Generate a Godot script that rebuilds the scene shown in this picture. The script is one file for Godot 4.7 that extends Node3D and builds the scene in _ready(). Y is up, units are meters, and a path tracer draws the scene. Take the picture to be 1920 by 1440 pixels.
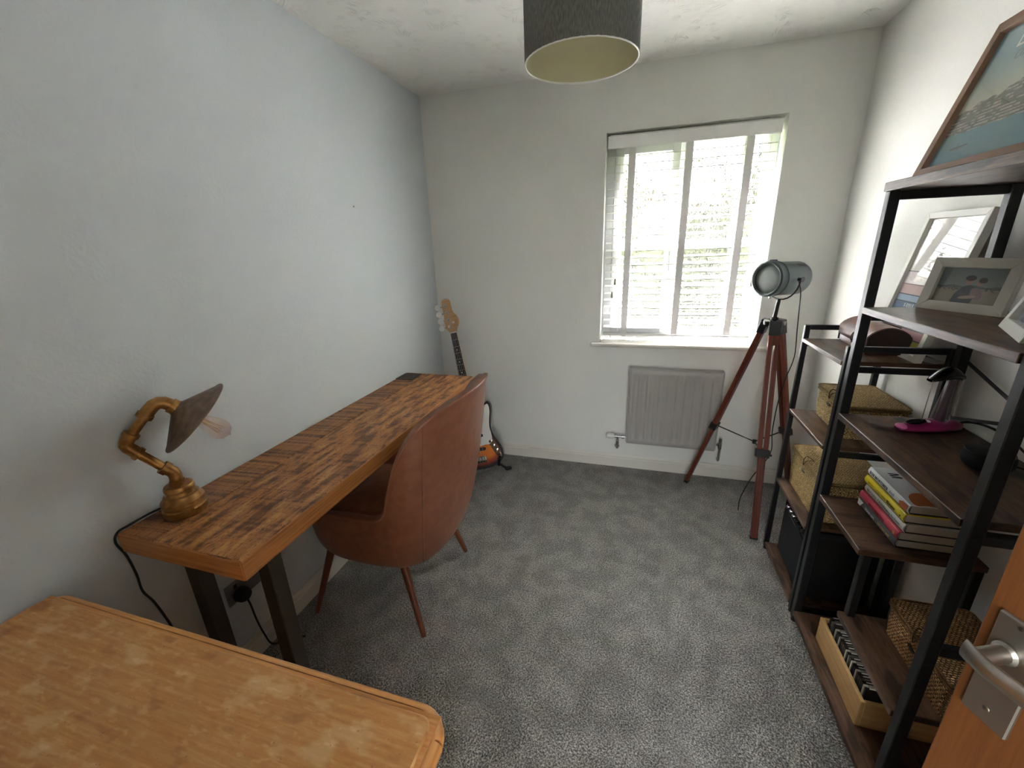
extends Node3D

const W := 2.37
const H := 2.4
var rng := RandomNumberGenerator.new()
var M := {}
var used := {}

# ---------------------------------------------------------------- mesh builder
class MB:
	var v := PackedVector3Array()
	var t := PackedVector2Array()
	var s := PackedInt32Array()
	var c := PackedColorArray()
	var uo := Vector2.ZERO
	var col := Color.WHITE
	func tri(a: Vector3, b: Vector3, d: Vector3, ua: Vector2, ub: Vector2, ud: Vector2, g: int) -> void:
		v.append(a); v.append(b); v.append(d)
		t.append(ua + uo); t.append(ub + uo); t.append(ud + uo)
		s.append(g)
		c.append(col)
	func quad(a: Vector3, b: Vector3, d: Vector3, e: Vector3, ua: Vector2, ub: Vector2, ud: Vector2, ue: Vector2, g: int) -> void:
		tri(a, b, d, ua, ub, ud, g)
		tri(a, d, e, ua, ud, ue, g)
	func mark() -> int:
		return v.size()
	func fix(from: int) -> void:
		# turns the faces added since mark() outwards (clockwise from outside)
		var m := Vector3.ZERO
		for i in range(from, v.size()):
			m += v[i]
		m /= maxf(1.0, v.size() - from)
		var vol := 0.0
		for i in range(from, v.size(), 3):
			vol += (v[i] - m).dot((v[i + 1] - m).cross(v[i + 2] - m))
		if vol > 0.0:
			flip(from)
	func flip(from: int) -> void:
		for i in range(from, v.size(), 3):
			var a := v[i + 1]; v[i + 1] = v[i + 2]; v[i + 2] = a
			var b := t[i + 1]; t[i + 1] = t[i + 2]; t[i + 2] = b
	func box(p: Vector3, size: Vector3, bs := Basis.IDENTITY, bev := 0.0015) -> void:
		var f := mark()
		var h := size / 2.0
		bev = minf(bev, minf(h.x, minf(h.y, h.z)) * 0.6)
		for ax in 3:
			var i := (ax + 1) % 3
			var j := (ax + 2) % 3
			if size[i] < size[j]:
				var q := i; i = j; j = q
			for sg in [-1.0, 1.0]:
				var pts: Array[Vector3] = []
				for k in [[-1, -1], [1, -1], [1, 1], [-1, 1]]:
					var o := Vector3.ZERO
					o[ax] = sg * h[ax]; o[i] = k[0] * (h[i] - bev); o[j] = k[1] * (h[j] - bev)
					pts.append(o)
				_face(pts, p, bs, i, j)
			if bev > 0.0:
				# edges along axis ax
				var e1 := (ax + 1) % 3
				var e2 := (ax + 2) % 3
				for s1 in [-1.0, 1.0]:
					for s2 in [-1.0, 1.0]:
						var pe: Array[Vector3] = []
						for k in [[-1.0, 0], [1.0, 0], [1.0, 1], [-1.0, 1]]:
							var o := Vector3.ZERO
							o[ax] = k[0] * (h[ax] - bev)
							o[e1] = s1 * (h[e1] - (bev if k[1] == 1 else 0.0))
							o[e2] = s2 * (h[e2] - (0.0 if k[1] == 1 else bev))
							pe.append(o)
						_face(pe, p, bs, ax, e1)
		if bev > 0.0:
			for sx in [-1.0, 1.0]:
				for sy in [-1.0, 1.0]:
					for sz in [-1.0, 1.0]:
						var a := Vector3(sx * h.x, sy * (h.y - bev), sz * (h.z - bev))
						var b := Vector3(sx * (h.x - bev), sy * h.y, sz * (h.z - bev))
						var d := Vector3(sx * (h.x - bev), sy * (h.y - bev), sz * h.z)
						_tri_out(a, b, d, p, bs)
	func _face(q: Array[Vector3], p: Vector3, bs: Basis, i: int, j: int) -> void:
		var n := (q[1] - q[0]).cross(q[2] - q[0])
		var mid := (q[0] + q[2]) / 2.0
		var idx := [0, 1, 2, 3] if n.dot(mid) < 0.0 else [0, 3, 2, 1]
		var u: Array[Vector2] = []
		var w: Array[Vector3] = []
		for k in idx:
			u.append(Vector2(q[k][i], q[k][j])); w.append(p + bs * q[k])
		quad(w[0], w[1], w[2], w[3], u[0], u[1], u[2], u[3], -1)
	func _tri_out(a: Vector3, b: Vector3, d: Vector3, p: Vector3, bs: Basis) -> void:
		var n := (b - a).cross(d - a)
		if n.dot(a) < 0.0:
			tri(p + bs * a, p + bs * b, p + bs * d, Vector2(a.x, a.y), Vector2(b.x, b.y), Vector2(d.x, d.y), -1)
		else:
			tri(p + bs * a, p + bs * d, p + bs * b, Vector2(a.x, a.y), Vector2(d.x, d.y), Vector2(b.x, b.y), -1)
	func span(a: Vector3, b: Vector3, bev := 0.0015) -> void:
		box((a + b) / 2.0, (b - a).abs(), Basis.IDENTITY, bev)
	func bar(a: Vector3, b: Vector3, w: float, d: float, up := Vector3.UP, bev := 0.0015) -> void:
		# a rectangular bar from a to b; w across, d along "up"
		var z := (b - a).normalized()
		var x := up.cross(z).normalized()
		var y := z.cross(x)
		box((a + b) / 2.0, Vector3(w, d, a.distance_to(b)), Basis(x, y, z), bev)
	func tube(pts: Array, r, n := 10, closed := false, caps := true) -> void:
		var f := mark()
		var cnt := pts.size()
		var rings: Array[PackedVector3Array] = []
		var prev := Vector3.ZERO
		var along: Array[float] = []
		var l := 0.0
		for i in cnt:
			var a: Vector3 = pts[(i - 1 + cnt) % cnt] if (i > 0 or closed) else pts[0]
			var b: Vector3 = pts[(i + 1) % cnt] if (i < cnt - 1 or closed) else pts[cnt - 1]
			var d := (b - a).normalized()
			var x: Vector3
			if i == 0:
				x = d.cross(Vector3.UP if absf(d.y) < 0.9 else Vector3.RIGHT).normalized()
			else:
				x = (prev - d * prev.dot(d)).normalized()
			prev = x
			var y := d.cross(x)
			var rr: float = r[i] if r is Array else r
			var ring := PackedVector3Array()
			for k in n:
				var th := TAU * k / n
				ring.append(pts[i] + (x * cos(th) + y * sin(th)) * rr)
			rings.append(ring)
			if i > 0:
				l += pts[i].distance_to(pts[i - 1])
			along.append(l)
		for i in (cnt if closed else cnt - 1):
			var i2 := (i + 1) % cnt
			var l2: float = along[i2] if i2 > 0 else along[i] + 0.01
			for k in n:
				var k2 := (k + 1) % n
				quad(rings[i][k], rings[i][k2], rings[i2][k2], rings[i2][k], Vector2(along[i], 0.02 * k), Vector2(along[i], 0.02 * (k + 1)), Vector2(l2, 0.02 * (k + 1)), Vector2(l2, 0.02 * k), 1)
		if caps and not closed:
			for e in [0, cnt - 1]:
				for k in n:
					var k2 := (k + 1) % n
					if e == 0:
						tri(pts[e], rings[e][k2], rings[e][k], Vector2.ZERO, Vector2(0.01, 0), Vector2(0, 0.01), 2)
					else:
						tri(pts[e], rings[e][k], rings[e][k2], Vector2.ZERO, Vector2(0.01, 0), Vector2(0, 0.01), 2)
		fix(f)
	func lathe(prof: Array, n: int, xf := Transform3D.IDENTITY, crease := 0.6) -> void:
		# prof: [Vector2(radius, height)] from one end to the other, turned about local y
		var f := mark()
		var g := 10
		var l := 0.0
		for i in prof.size() - 1:
			var a: Vector2 = prof[i]
			var b: Vector2 = prof[i + 1]
			if i > 0 and absf((a - prof[i - 1]).angle_to(b - a)) > crease:
				g += 1
			var l2 := l + a.distance_to(b)
			for k in n:
				var t0 := TAU * k / n
				var t1 := TAU * (k + 1) / n
				var p00 := xf * Vector3(a.x * cos(t0), a.y, a.x * sin(t0))
				var p01 := xf * Vector3(a.x * cos(t1), a.y, a.x * sin(t1))
				var p10 := xf * Vector3(b.x * cos(t0), b.y, b.x * sin(t0))
				var p11 := xf * Vector3(b.x * cos(t1), b.y, b.x * sin(t1))
				var rr := maxf(a.x, b.x)
				var u0 := Vector2(t0 * rr, l); var u1 := Vector2(t1 * rr, l)
				var u2 := Vector2(t1 * rr, l2); var u3 := Vector2(t0 * rr, l2)
				if a.x > 1e-6:
					tri(p00, p01, p11, u0, u1, u2, g)
				if b.x > 1e-6:
					tri(p00, p11, p10, u0, u2, u3, g)
				elif a.x > 1e-6:
					pass
			l = l2
		fix(f)
	func prism(poly: PackedVector2Array, z0: float, z1: float, xf := Transform3D.IDENTITY, bev := 0.0, smooth := false) -> void:
		# a polygon in local xy, drawn out along z
		var f := mark()
		var idx := Geometry2D.triangulate_polygon(poly)
		var inner := poly
		if bev > 0.0:
			var off := Geometry2D.offset_polygon(poly, -bev, Geometry2D.JOIN_MITER)
			if off.size() == 1 and off[0].size() == poly.size():
				inner = off[0]
				# line the corners up
				var best := 0
				var bd := 1e9
				for k in inner.size():
					var dd := inner[k].distance_to(poly[0])
					if dd < bd:
						bd = dd; best = k
				var fixd := PackedVector2Array()
				for k in inner.size():
					fixd.append(inner[(k + best) % inner.size()])
				inner = fixd
				if (inner[1] - poly[1]).length() > 6.0 * bev:
					inner = poly; bev = 0.0
			else:
				bev = 0.0
		var lay := [[inner, z0], [poly, z0 + bev], [poly, z1 - bev], [inner, z1]] if bev > 0.0 else [[poly, z0], [poly, z1]]
		var n := poly.size()
		for e in lay.size() - 1:
			var A: PackedVector2Array = lay[e][0]
			var B: PackedVector2Array = lay[e + 1][0]
			var l := 0.0
			for k in n:
				var k2 := (k + 1) % n
				var d := A[k].distance_to(A[k2])
				quad(xf * Vector3(A[k].x, A[k].y, lay[e][1]), xf * Vector3(A[k2].x, A[k2].y, lay[e][1]), xf * Vector3(B[k2].x, B[k2].y, lay[e + 1][1]), xf * Vector3(B[k].x, B[k].y, lay[e + 1][1]),
					Vector2(l, lay[e][1]), Vector2(l + d, lay[e][1]), Vector2(l + d, lay[e + 1][1]), Vector2(l, lay[e + 1][1]), (20 + e) if smooth else -1)
				l += d
		var area := 0.0
		for k in n:
			area += poly[k].cross(poly[(k + 1) % n])
		var cw := area < 0.0
		for e in [0, lay.size() - 1]:
			var A: PackedVector2Array = lay[e][0]
			for k in range(0, idx.size(), 3):
				var a := A[idx[k]]; var b := A[idx[k + 1]]; var d := A[idx[k + 2]]
				var turn := (b - a).cross(d - a)
				var flipit: bool = ((turn > 0.0) != cw) == (e == 0)
				if flipit:
					var q := b; b = d; d = q
				tri(xf * Vector3(a.x, a.y, lay[e][1]), xf * Vector3(b.x, b.y, lay[e][1]), xf * Vector3(d.x, d.y, lay[e][1]), a, b, d, -1)
		_orient_prism(f)
	func _orient_prism(f: int) -> void:
		# every face on its own: sides already wind one way; settle by volume
		fix(f)
	func sheet(rows: Array, close_u := false, close_v := false, g := 1, both := false) -> void:
		# a grid of points; close_v joins the ends of each row
		var f := mark()
		var nr := rows.size()
		var nc: int = rows[0].size()
		for i in (nr if close_u else nr - 1):
			var i2 := (i + 1) % nr
			for k in (nc if close_v else nc - 1):
				var k2 := (k + 1) % nc
				quad(rows[i][k], rows[i][k2], rows[i2][k2], rows[i2][k], Vector2(float(k) / nc, float(i) / nr), Vector2(float(k + 1) / nc, float(i) / nr), Vector2(float(k + 1) / nc, float(i + 1) / nr), Vector2(float(k) / nc, float(i + 1) / nr), g)
		fix(f)
	func ball(p: Vector3, r: Vector3, nu := 16, nv := 10, bs := Basis.IDENTITY, e := 1.0) -> void:
		var rows := []
		for i in nv + 1:
			var th := PI * i / nv
			var row := PackedVector3Array()
			for k in nu:
				var ph := TAU * k / nu
				var x := _sp(sin(th), e) * _sp(cos(ph), e)
				var z := _sp(sin(th), e) * _sp(sin(ph), e)
				row.append(p + bs * Vector3(x * r.x, _sp(cos(th), e) * r.y, z * r.z))
			rows.append(row)
		sheet(rows, false, true, 3)
	func _sp(x: float, e: float) -> float:
		return signf(x) * pow(absf(x), e)
	func mesh(off := Vector3.ZERO, colors := false) -> ArrayMesh:
		var st := SurfaceTool.new()
		st.begin(Mesh.PRIMITIVE_TRIANGLES)
		for i in s.size():
			st.set_smooth_group(s[i])
			for k in 3:
				if colors:
					st.set_color(c[i])
				st.set_uv(t[i * 3 + k])
				st.add_vertex(v[i * 3 + k] - off)
		st.generate_normals()
		st.index()
		return st.commit()

# ---------------------------------------------------------------- scene helpers
func numbered(n: String) -> String:
	if not used.has(n):
		used[n] = 0
		return n
	used[n] += 1
	return "%s_%03d" % [n, used[n]]

func tag(o: Node3D, label: String, category: String, group := "", kind := "") -> void:
	if label: o.set_meta("label", label)
	if category: o.set_meta("category", category)
	if group: o.set_meta("group", group)
	if kind: o.set_meta("kind", kind)

func thing(called: String, label: String, category: String, at: Vector3, group := "", bs := Basis.IDENTITY) -> Node3D:
	var o := Node3D.new()
	o.name = numbered(called)
	add_child(o)
	o.transform = Transform3D(bs, at)
	tag(o, label, category, group)
	return o

func origin(p: Node3D) -> Vector3:
	var o := p
	while o.get_parent() != self and o.get_parent() != null:
		o = o.get_parent()
	return o.position

# a named mesh under parent; world coordinates unless local
func part(called: String, mb: MB, m: Material, parent: Node, local := false, colors := false) -> MeshInstance3D:
	var o := MeshInstance3D.new()
	o.name = called if parent != self else numbered(called)
	o.mesh = mb.mesh(Vector3.ZERO if (local or parent == self) else origin(parent), colors)
	o.material_override = null
	o.mesh.surface_set_material(0, m)
	parent.add_child(o, true)
	return o

# a thing that is one mesh
func solo(called: String, mb: MB, m: Material, at: Vector3, label: String, category: String, group := "") -> MeshInstance3D:
	var o := MeshInstance3D.new()
	o.name = numbered(called)
	o.mesh = mb.mesh(at)
	o.mesh.surface_set_material(0, m)
	add_child(o)
	o.position = at
	tag(o, label, category, group)
	return o

func struct(called: String, mb: MB, m: Material) -> MeshInstance3D:
	var o := part(called, mb, m, self)
	o.set_meta("kind", "structure")
	return o

func letters(txt: String, size: float, m: Material, parent: Node3D, xf: Transform3D, called := "lettering", font := "Droid Sans", bold := false, depth := 0.0004, width := 0.0) -> MeshInstance3D:
	# flat lettering; xf in the parent's own axes, text centred on its origin, facing local +z
	var tm := TextMesh.new()
	var f := SystemFont.new()
	f.font_names = PackedStringArray([font])
	if bold: f.font_weight = 700
	tm.font = f
	tm.text = txt
	tm.font_size = 32
	tm.pixel_size = size / 32.0
	tm.depth = depth
	tm.curve_step = 4.0
	var o := MeshInstance3D.new()
	o.name = called
	o.mesh = tm
	tm.material = m
	parent.add_child(o, true)
	o.transform = xf
	return o

func smooth_loop(pts: Array, per := 4, closed := true) -> Array:
	var out := []
	var n := pts.size()
	for i in (n if closed else n - 1):
		var p0 = pts[(i - 1 + n) % n] if (closed or i > 0) else pts[i]
		var p1 = pts[i]
		var p2 = pts[(i + 1) % n]
		var p3 = pts[(i + 2) % n] if (closed or i < n - 2) else pts[(i + 1) % n]
		for k in per:
			var t := float(k) / per
			out.append(0.5 * ((2.0 * p1) + (p2 - p0) * t + (2.0 * p0 - 5.0 * p1 + 4.0 * p2 - p3) * t * t + (3.0 * p1 - p0 - 3.0 * p2 + p3) * t * t * t))
	if not closed:
		out.append(pts[n - 1])
	return out

func round_rect(w: float, h: float, r: float, n := 5, cx := 0.0, cy := 0.0) -> PackedVector2Array:
	var p := PackedVector2Array()
	for q in 4:
		var cc := Vector2((w / 2 - r) * (1 if q in [0, 3] else -1), (h / 2 - r) * (1 if q in [0, 1] else -1))
		for k in n + 1:
			var a := PI / 2 * (q + float(k) / n)
			p.append(Vector2(cx, cy) + cc + Vector2(cos(a), sin(a)) * r)
	return p

# ---------------------------------------------------------------- textures and materials
func nimg(w: int, h: int, seed_: int, freq: float, oct := 3, kind := FastNoiseLite.TYPE_SIMPLEX_SMOOTH, sw := 1, sh := 1) -> PackedByteArray:
	# tiling noise; sw/sh stretch it
	var n := FastNoiseLite.new()
	n.noise_type = kind
	n.seed = seed_
	n.frequency = freq
	n.fractal_octaves = oct
	if oct == 1:
		n.fractal_type = FastNoiseLite.FRACTAL_NONE
	var im := n.get_seamless_image(maxi(4, w / sw), maxi(4, h / sh), false, false, 0.15, true)
	im.convert(Image.FORMAT_L8)
	if sw > 1 or sh > 1:
		im.resize(w, h, Image.INTERPOLATE_CUBIC)
	return im.get_data()

func tex(w: int, h: int, fmt: int, data: PackedByteArray) -> ImageTexture:
	return ImageTexture.create_from_image(Image.create_from_data(w, h, false, fmt, data))

func put3(d: PackedByteArray, i: int, c: Color) -> void:
	d[i * 3] = clampi(int(c.r * 255.0), 0, 255)
	d[i * 3 + 1] = clampi(int(c.g * 255.0), 0, 255)
	d[i * 3 + 2] = clampi(int(c.b * 255.0), 0, 255)

# style: 0 plain grain, 1 with broad dark patches, 2 with rough-sawn cross marks, 3 worn with pits
func wood(w: int, h: int, seed_: int, dark: Color, mid: Color, light: Color, style: int) -> Array:
	var grain := nimg(w, h, seed_, 0.11, 4, FastNoiseLite.TYPE_SIMPLEX_SMOOTH, 24, 1)
	var fine := nimg(w, h, seed_ + 1, 0.35, 2, FastNoiseLite.TYPE_SIMPLEX_SMOOTH, 10, 1)
	var patch := nimg(w, h, seed_ + 2, 0.035, 4, FastNoiseLite.TYPE_SIMPLEX_SMOOTH, 4, 2)
	var blot := nimg(w, h, seed_ + 3, 0.06, 3, FastNoiseLite.TYPE_SIMPLEX_SMOOTH, 3, 1)
	var spot := nimg(w, h, seed_ + 5, 0.13, 2, FastNoiseLite.TYPE_SIMPLEX_SMOOTH, 2, 1)
	var d := PackedByteArray(); d.resize(w * h * 3)
	var b := PackedByteArray(); b.resize(w * h)
	var n1 := FastNoiseLite.new(); n1.seed = seed_ + 9; n1.frequency = 0.055; n1.fractal_octaves = 2
	var n2 := FastNoiseLite.new(); n2.seed = seed_ + 10; n2.frequency = 0.28; n2.fractal_octaves = 2
	var broad := PackedFloat32Array(); var thin := PackedFloat32Array()
	for x in w:
		broad.append(n1.get_noise_1d(x) * 0.5 + 0.5)
		thin.append(n2.get_noise_1d(x) * 0.5 + 0.5)
	for i in w * h:
		var g := grain[i] / 255.0
		var cx := posmod(i % w + int((i / w) * 0.05 + (spot[i] / 255.0 - 0.5) * 5.0), w)
		var f := fine[i] / 255.0
		var p := patch[i] / 255.0
		var o := blot[i] / 255.0
		var k := g * 0.65 + f * 0.35
		var c := mid.lerp(light, clampf((k - 0.45) * 2.2, 0.0, 1.0)).lerp(dark, clampf((0.42 - k) * 2.0, 0.0, 0.75))
		var hgt := 0.75 - maxf(0.0, 0.45 - k) * 0.5
		if style == 1:
			var q := smoothstep(0.5, 0.78, p) * 0.75 + smoothstep(0.62, 0.85, o) * 0.5
			c = c.lerp(dark, clampf(q, 0.0, 0.9))
			c = c.lerp(light, smoothstep(0.62, 0.9, 1.0 - p) * 0.5)
		elif style == 2:
			# rough-sawn: dark bands and fine lines square across the plank
			var s := broad[cx]
			var s2 := thin[cx]
			var mask := smoothstep(0.30, 0.6, p * 0.45 + o * 0.55)
			var q := smoothstep(0.46, 0.66, s) * (0.25 + 0.5 * mask) + smoothstep(0.54, 0.68, s2) * (0.2 + 0.45 * mask)
			c = mid.lerp(c, 0.7).lerp(dark, clampf(q, 0.0, 0.88))
			c = c.lerp(light, smoothstep(0.6, 0.8, 1.0 - s) * 0.35)
			hgt -= q * 0.4
		elif style == 3:
			# worn: pale where rubbed, dark smudges, faint saw lines, open pits
			var s := broad[cx]
			var s2 := thin[cx]
			var e := spot[i] / 255.0
			c = mid.lerp(c, 0.4)
			var sm := smoothstep(0.50, 0.80, p) * 0.7
			var q := smoothstep(0.56, 0.70, s2) * smoothstep(0.35, 0.6, o) * 0.4 + smoothstep(0.52, 0.70, s) * smoothstep(0.40, 0.65, p) * 0.4
			var pit := smoothstep(0.62, 0.70, e) * smoothstep(0.45, 0.65, blot[(i + w * 40) % (w * h)] / 255.0) * 0.8
			c = c.lerp(light, smoothstep(0.55, 0.8, 1.0 - p) * 0.55)
			c = c.lerp(dark, clampf(sm * (0.75 + 0.25 * k) + q + pit, 0.0, 0.85))
			hgt -= (q + pit) * 0.4
		elif style == 4:
			# old honey pine, scratched
			var e := spot[i] / 255.0
			c = mid.lerp(c, 0.45)
			c = c.lerp(light, smoothstep(0.60, 0.85, p) * 0.55 + smoothstep(0.66, 0.8, o) * 0.35 + smoothstep(0.7, 0.8, e) * 0.2)
			c = c.lerp(dark, smoothstep(0.60, 0.9, 1.0 - p) * 0.5 + smoothstep(0.83, 0.88, e) * 0.5)
		put3(d, i, c)
		b[i] = clampi(int(hgt * 255.0), 0, 255)
	return [tex(w, h, Image.FORMAT_RGB8, d), tex(w, h, Image.FORMAT_L8, b)]

func mat(name_: String, c: Color, rough := 0.6, metal := 0.0) -> StandardMaterial3D:
	var m := StandardMaterial3D.new()
	m.resource_name = name_
	m.albedo_color = c
	m.roughness = rough
	m.metallic = metal
	M[name_] = m
	return m

func mtex(name_: String, t: Array, sc: Vector2, rough := 0.6, bump := 0.08) -> StandardMaterial3D:
	var m := mat(name_, Color.WHITE, rough)
	m.albedo_texture = t[0]
	if t.size() > 1 and bump > 0.0:
		m.heightmap_enabled = true
		m.heightmap_texture = t[1]
		m.heightmap_scale = bump
	m.uv1_scale = Vector3(sc.x, sc.y, 1)
	return m

func bumpy(m: StandardMaterial3D, t: Texture2D, per_metre: float, depth_cm: float) -> void:
	m.heightmap_enabled = true
	m.heightmap_texture = t
	m.heightmap_scale = depth_cm
	m.uv1_triplanar = true
	m.uv1_world_triplanar = true
	m.uv1_scale = Vector3.ONE * per_metre

func mottle(w: int, seed_: int, freq: float, a: Color, b: Color, oct := 4) -> Array:
	var n := nimg(w, w, seed_, freq, oct)
	var d := PackedByteArray(); d.resize(w * w * 3)
	for i in w * w:
		put3(d, i, a.lerp(b, smoothstep(0.2, 0.8, n[i] / 255.0)))
	return [tex(w, w, Image.FORMAT_RGB8, d), tex(w, w, Image.FORMAT_L8, n)]

func weave(w: int, cells: int, seed_: int, dark: Color, mid: Color, light: Color, wob := 0.15) -> Array:
	# braided grass: rows of plump strands, every other row set off by half
	var n := nimg(w, w, seed_, 0.05, 3)
	var n2 := nimg(w, w, seed_ + 7, 0.2, 2)
	var d := PackedByteArray(); d.resize(w * w * 3)
	var b := PackedByteArray(); b.resize(w * w)
	for y in w:
		for x in w:
			var i := y * w + x
			var u := float(x) / w * cells + (n[i] / 255.0 - 0.5) * wob * 3.0
			var v := float(y) / w * cells * 1.5 + (n2[i] / 255.0 - 0.5) * wob
			var row := int(floorf(v))
			u += 0.5 * (row & 1)
			var fu := u - floorf(u); var fv := v - floorf(v)
			var hh := sqrt(maxf(0.0, sin(PI * fu) * sin(PI * fv)))
			var hs := fposmod(sin(floorf(u) * 12.9898 + row * 78.233) * 43758.5453, 1.0)
			var c := mid.lerp(light, hs * 0.8 + (n2[i] / 255.0 - 0.5) * 0.5)
			c = dark.lerp(c, smoothstep(0.25, 0.75, hh))
			put3(d, i, c)
			b[i] = int(hh * 255.0)
	return [tex(w, w, Image.FORMAT_RGB8, d), tex(w, w, Image.FORMAT_L8, b)]

func plaster_comb() -> ImageTexture:
	# ceiling finish: fans of short brush strokes
	var w := 1024
	var acc := PackedFloat32Array(); acc.resize(w * w); acc.fill(0.0)
	var r := RandomNumberGenerator.new(); r.seed = 11
	for fan in 210:
		var cx := r.randf() * w; var cy := r.randf() * w
		var a0 := r.randf() * TAU; var rad := r.randf_range(25, 70)
		var cnt := r.randi_range(5, 11)
		var bend := r.randf_range(-0.012, 0.012)
		for k in cnt:
			var a := a0 + (k - cnt / 2.0) * 0.13 + r.randf_range(-0.04, 0.04)
			var x := cx + cos(a) * rad * 0.5; var y := cy + sin(a) * rad * 0.5
			var ln := rad * r.randf_range(0.5, 1.1)
			var hgt := r.randf_range(0.4, 1.0)
			var st := 0.0
			while st < ln:
				x += cos(a); y += sin(a); a += bend
				var e := sin(PI * st / ln) * hgt
				for ox in [-1, 0, 1]:
					for oy in [-1, 0, 1]:
						var q := posmod(int(y) + oy, w) * w + posmod(int(x) + ox, w)
						acc[q] = maxf(acc[q], e * (1.0 if ox == 0 and oy == 0 else 0.55))
				st += 1.0
	var b := PackedByteArray(); b.resize(w * w)
	var n := nimg(w, w, 5, 0.02, 4)
	for i in w * w:
		b[i] = clampi(int(acc[i] * 150.0 + n[i] * 0.35), 0, 255)
	return tex(w, w, Image.FORMAT_L8, b)

func make_materials() -> void:
	# room
	var orange := tex(256, 256, Image.FORMAT_L8, nimg(256, 256, 3, 0.08, 3))
	bumpy(mat("wall_blue", Color8(210, 215, 217), 0.75), orange, 3.0, 0.06)
	bumpy(mat("wall_white", Color8(234, 233, 227), 0.75), orange, 3.0, 0.06)
	bumpy(mat("ceiling", Color8(246, 245, 239), 0.9), plaster_comb(), 0.75, 0.7)
	mat("gloss_white", Color8(225, 221, 210), 0.35)
	mat("upvc", Color8(238, 239, 240), 0.3)
	mat("seal", Color8(60, 60, 62), 0.7)
	var g := mat("glass", Color(1, 1, 1, 0.02), 0.02)
	g.transparency = BaseMaterial3D.TRANSPARENCY_ALPHA
	var cs := nimg(512, 512, 21, 0.16, 2)
	var cl := nimg(512, 512, 22, 0.5, 1)
	var d := PackedByteArray(); d.resize(512 * 512 * 3)
	var hb := PackedByteArray(); hb.resize(512 * 512)
	for i in 512 * 512:
		var k := cs[i] / 255.0 * 0.5 + cl[i] / 255.0 * 0.5
		var q := smoothstep(0.28, 0.72, k)
		put3(d, i, Color8(98, 96, 93).lerp(Color8(212, 207, 200), q))
		hb[i] = int(q * 255)
	var carpet := mtex("carpet", [tex(512, 512, Image.FORMAT_RGB8, d), tex(512, 512, Image.FORMAT_L8, hb)], Vector2(1.5, 1.5), 0.95, 0.6)
	var big := nimg(512, 512, 23, 0.018, 5)
	var big2 := nimg(512, 512, 24, 0.05, 3)
	for i in 512 * 512:
		var q := 0.88 + 0.12 * smoothstep(0.25, 0.75, big[i] / 255.0 * 0.85 + big2[i] / 255.0 * 0.15)
		put3(d, i, Color(q, q, q))
	carpet.detail_enabled = true
	carpet.detail_blend_mode = BaseMaterial3D.BLEND_MODE_MUL
	carpet.detail_albedo = tex(512, 512, Image.FORMAT_RGB8, d)
	carpet.detail_uv_layer = BaseMaterial3D.DETAIL_UV_2
	# woods
	mtex("plank_back", wood(1024, 256, 31, Color8(80, 47, 28), Color8(174, 114, 64), Color8(212, 156, 96), 2), Vector2(0.6, 4.0), 0.5, 0.12)
	mtex("plank_front", wood(1024, 512, 37, Color8(92, 56, 34), Color8(192, 128, 74), Color8(230, 178, 114), 3), Vector2(0.6, 2.6), 0.5, 0.1)
	mtex("desk_edge", wood(512, 128, 43, Color8(118, 70, 36), Color8(186, 120, 64), Color8(208, 146, 82), 0), Vector2(0.7, 6.0), 0.5, 0.05)
	mtex("shelf_wood", wood(512, 512, 51, Color8(38, 24, 18), Color8(88, 62, 46), Color8(116, 86, 64), 1), Vector2(1.1, 2.0), 0.4, 0.03)
	mtex("chest_top", wood(1024, 512, 61, Color8(164, 100, 50), Color8(214, 150, 86), Color8(242, 204, 150), 4), Vector2(0.9, 1.6), 0.38, 0.04)
	mtex("chest_rim", wood(512, 128, 67, Color8(176, 112, 60), Color8(220, 154, 90), Color8(236, 178, 112), 0), Vector2(1.0, 8.0), 0.35, 0.03)
	mtex("door_oak", wood(512, 512, 71, Color8(92, 52, 24), Color8(112, 66, 31), Color8(124, 76, 38), 0), Vector2(1.2, 2.5), 0.45, 0.03)
	mtex("crate_wood", wood(512, 128, 75, Color8(176, 128, 76), Color8(208, 164, 108), Color8(222, 184, 130), 0), Vector2(1.5, 4.0), 0.6, 0.02)
	mtex("mahogany", wood(256, 64, 79, Color8(58, 24, 16), Color8(98, 44, 28), Color8(124, 60, 38), 0), Vector2(1.5, 8.0), 0.35, 0.02)
	mtex("maple", wood(256, 128, 83, Color8(166, 122, 82), Color8(196, 152, 108), Color8(210, 170, 126), 0), Vector2(3, 6), 0.4, 0.0)
	# metals
	mat("black_steel", Color8(22, 23, 26), 0.45, 0.0)
	mat("steel_brown", Color8(72, 64, 56), 0.5, 0.35)
	var br := mottle(128, 91, 0.035, Color8(150, 106, 58), Color8(186, 140, 82))
	var bm := mtex("brass_aged", [br[0]], Vector2(6, 6), 0.36, 0.0); bm.metallic = 0.75; bm.uv1_triplanar = true; bm.uv1_scale = Vector3(7, 7, 7)
	var sh := mottle(128, 93, 0.05, Color8(112, 92, 76), Color8(140, 118, 98))
	var sm := mtex("shade_bronze", [sh[0]], Vector2(4, 4), 0.45, 0.0); sm.metallic = 0.6; sm.uv1_triplanar = true; sm.uv1_scale = Vector3(5, 5, 5)
	mat("chrome", Color8(205, 205, 205), 0.18, 1.0)
	mat("nickel", Color8(176, 172, 164), 0.32, 1.0)
	mat("plate_steel", Color8(150, 142, 134), 0.4, 0.9)
	mat("radiator", Color8(172, 168, 162), 0.45)
	# leather
	var le := mottle(256, 95, 0.03, Color8(136, 84, 60), Color8(152, 98, 72))
	var lm := mtex("leather", le, Vector2(4, 4), 0.33, 0.0)
	lm.uv1_triplanar = true
	lm.uv1_scale = Vector3(2.2, 2.2, 2.2)
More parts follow.
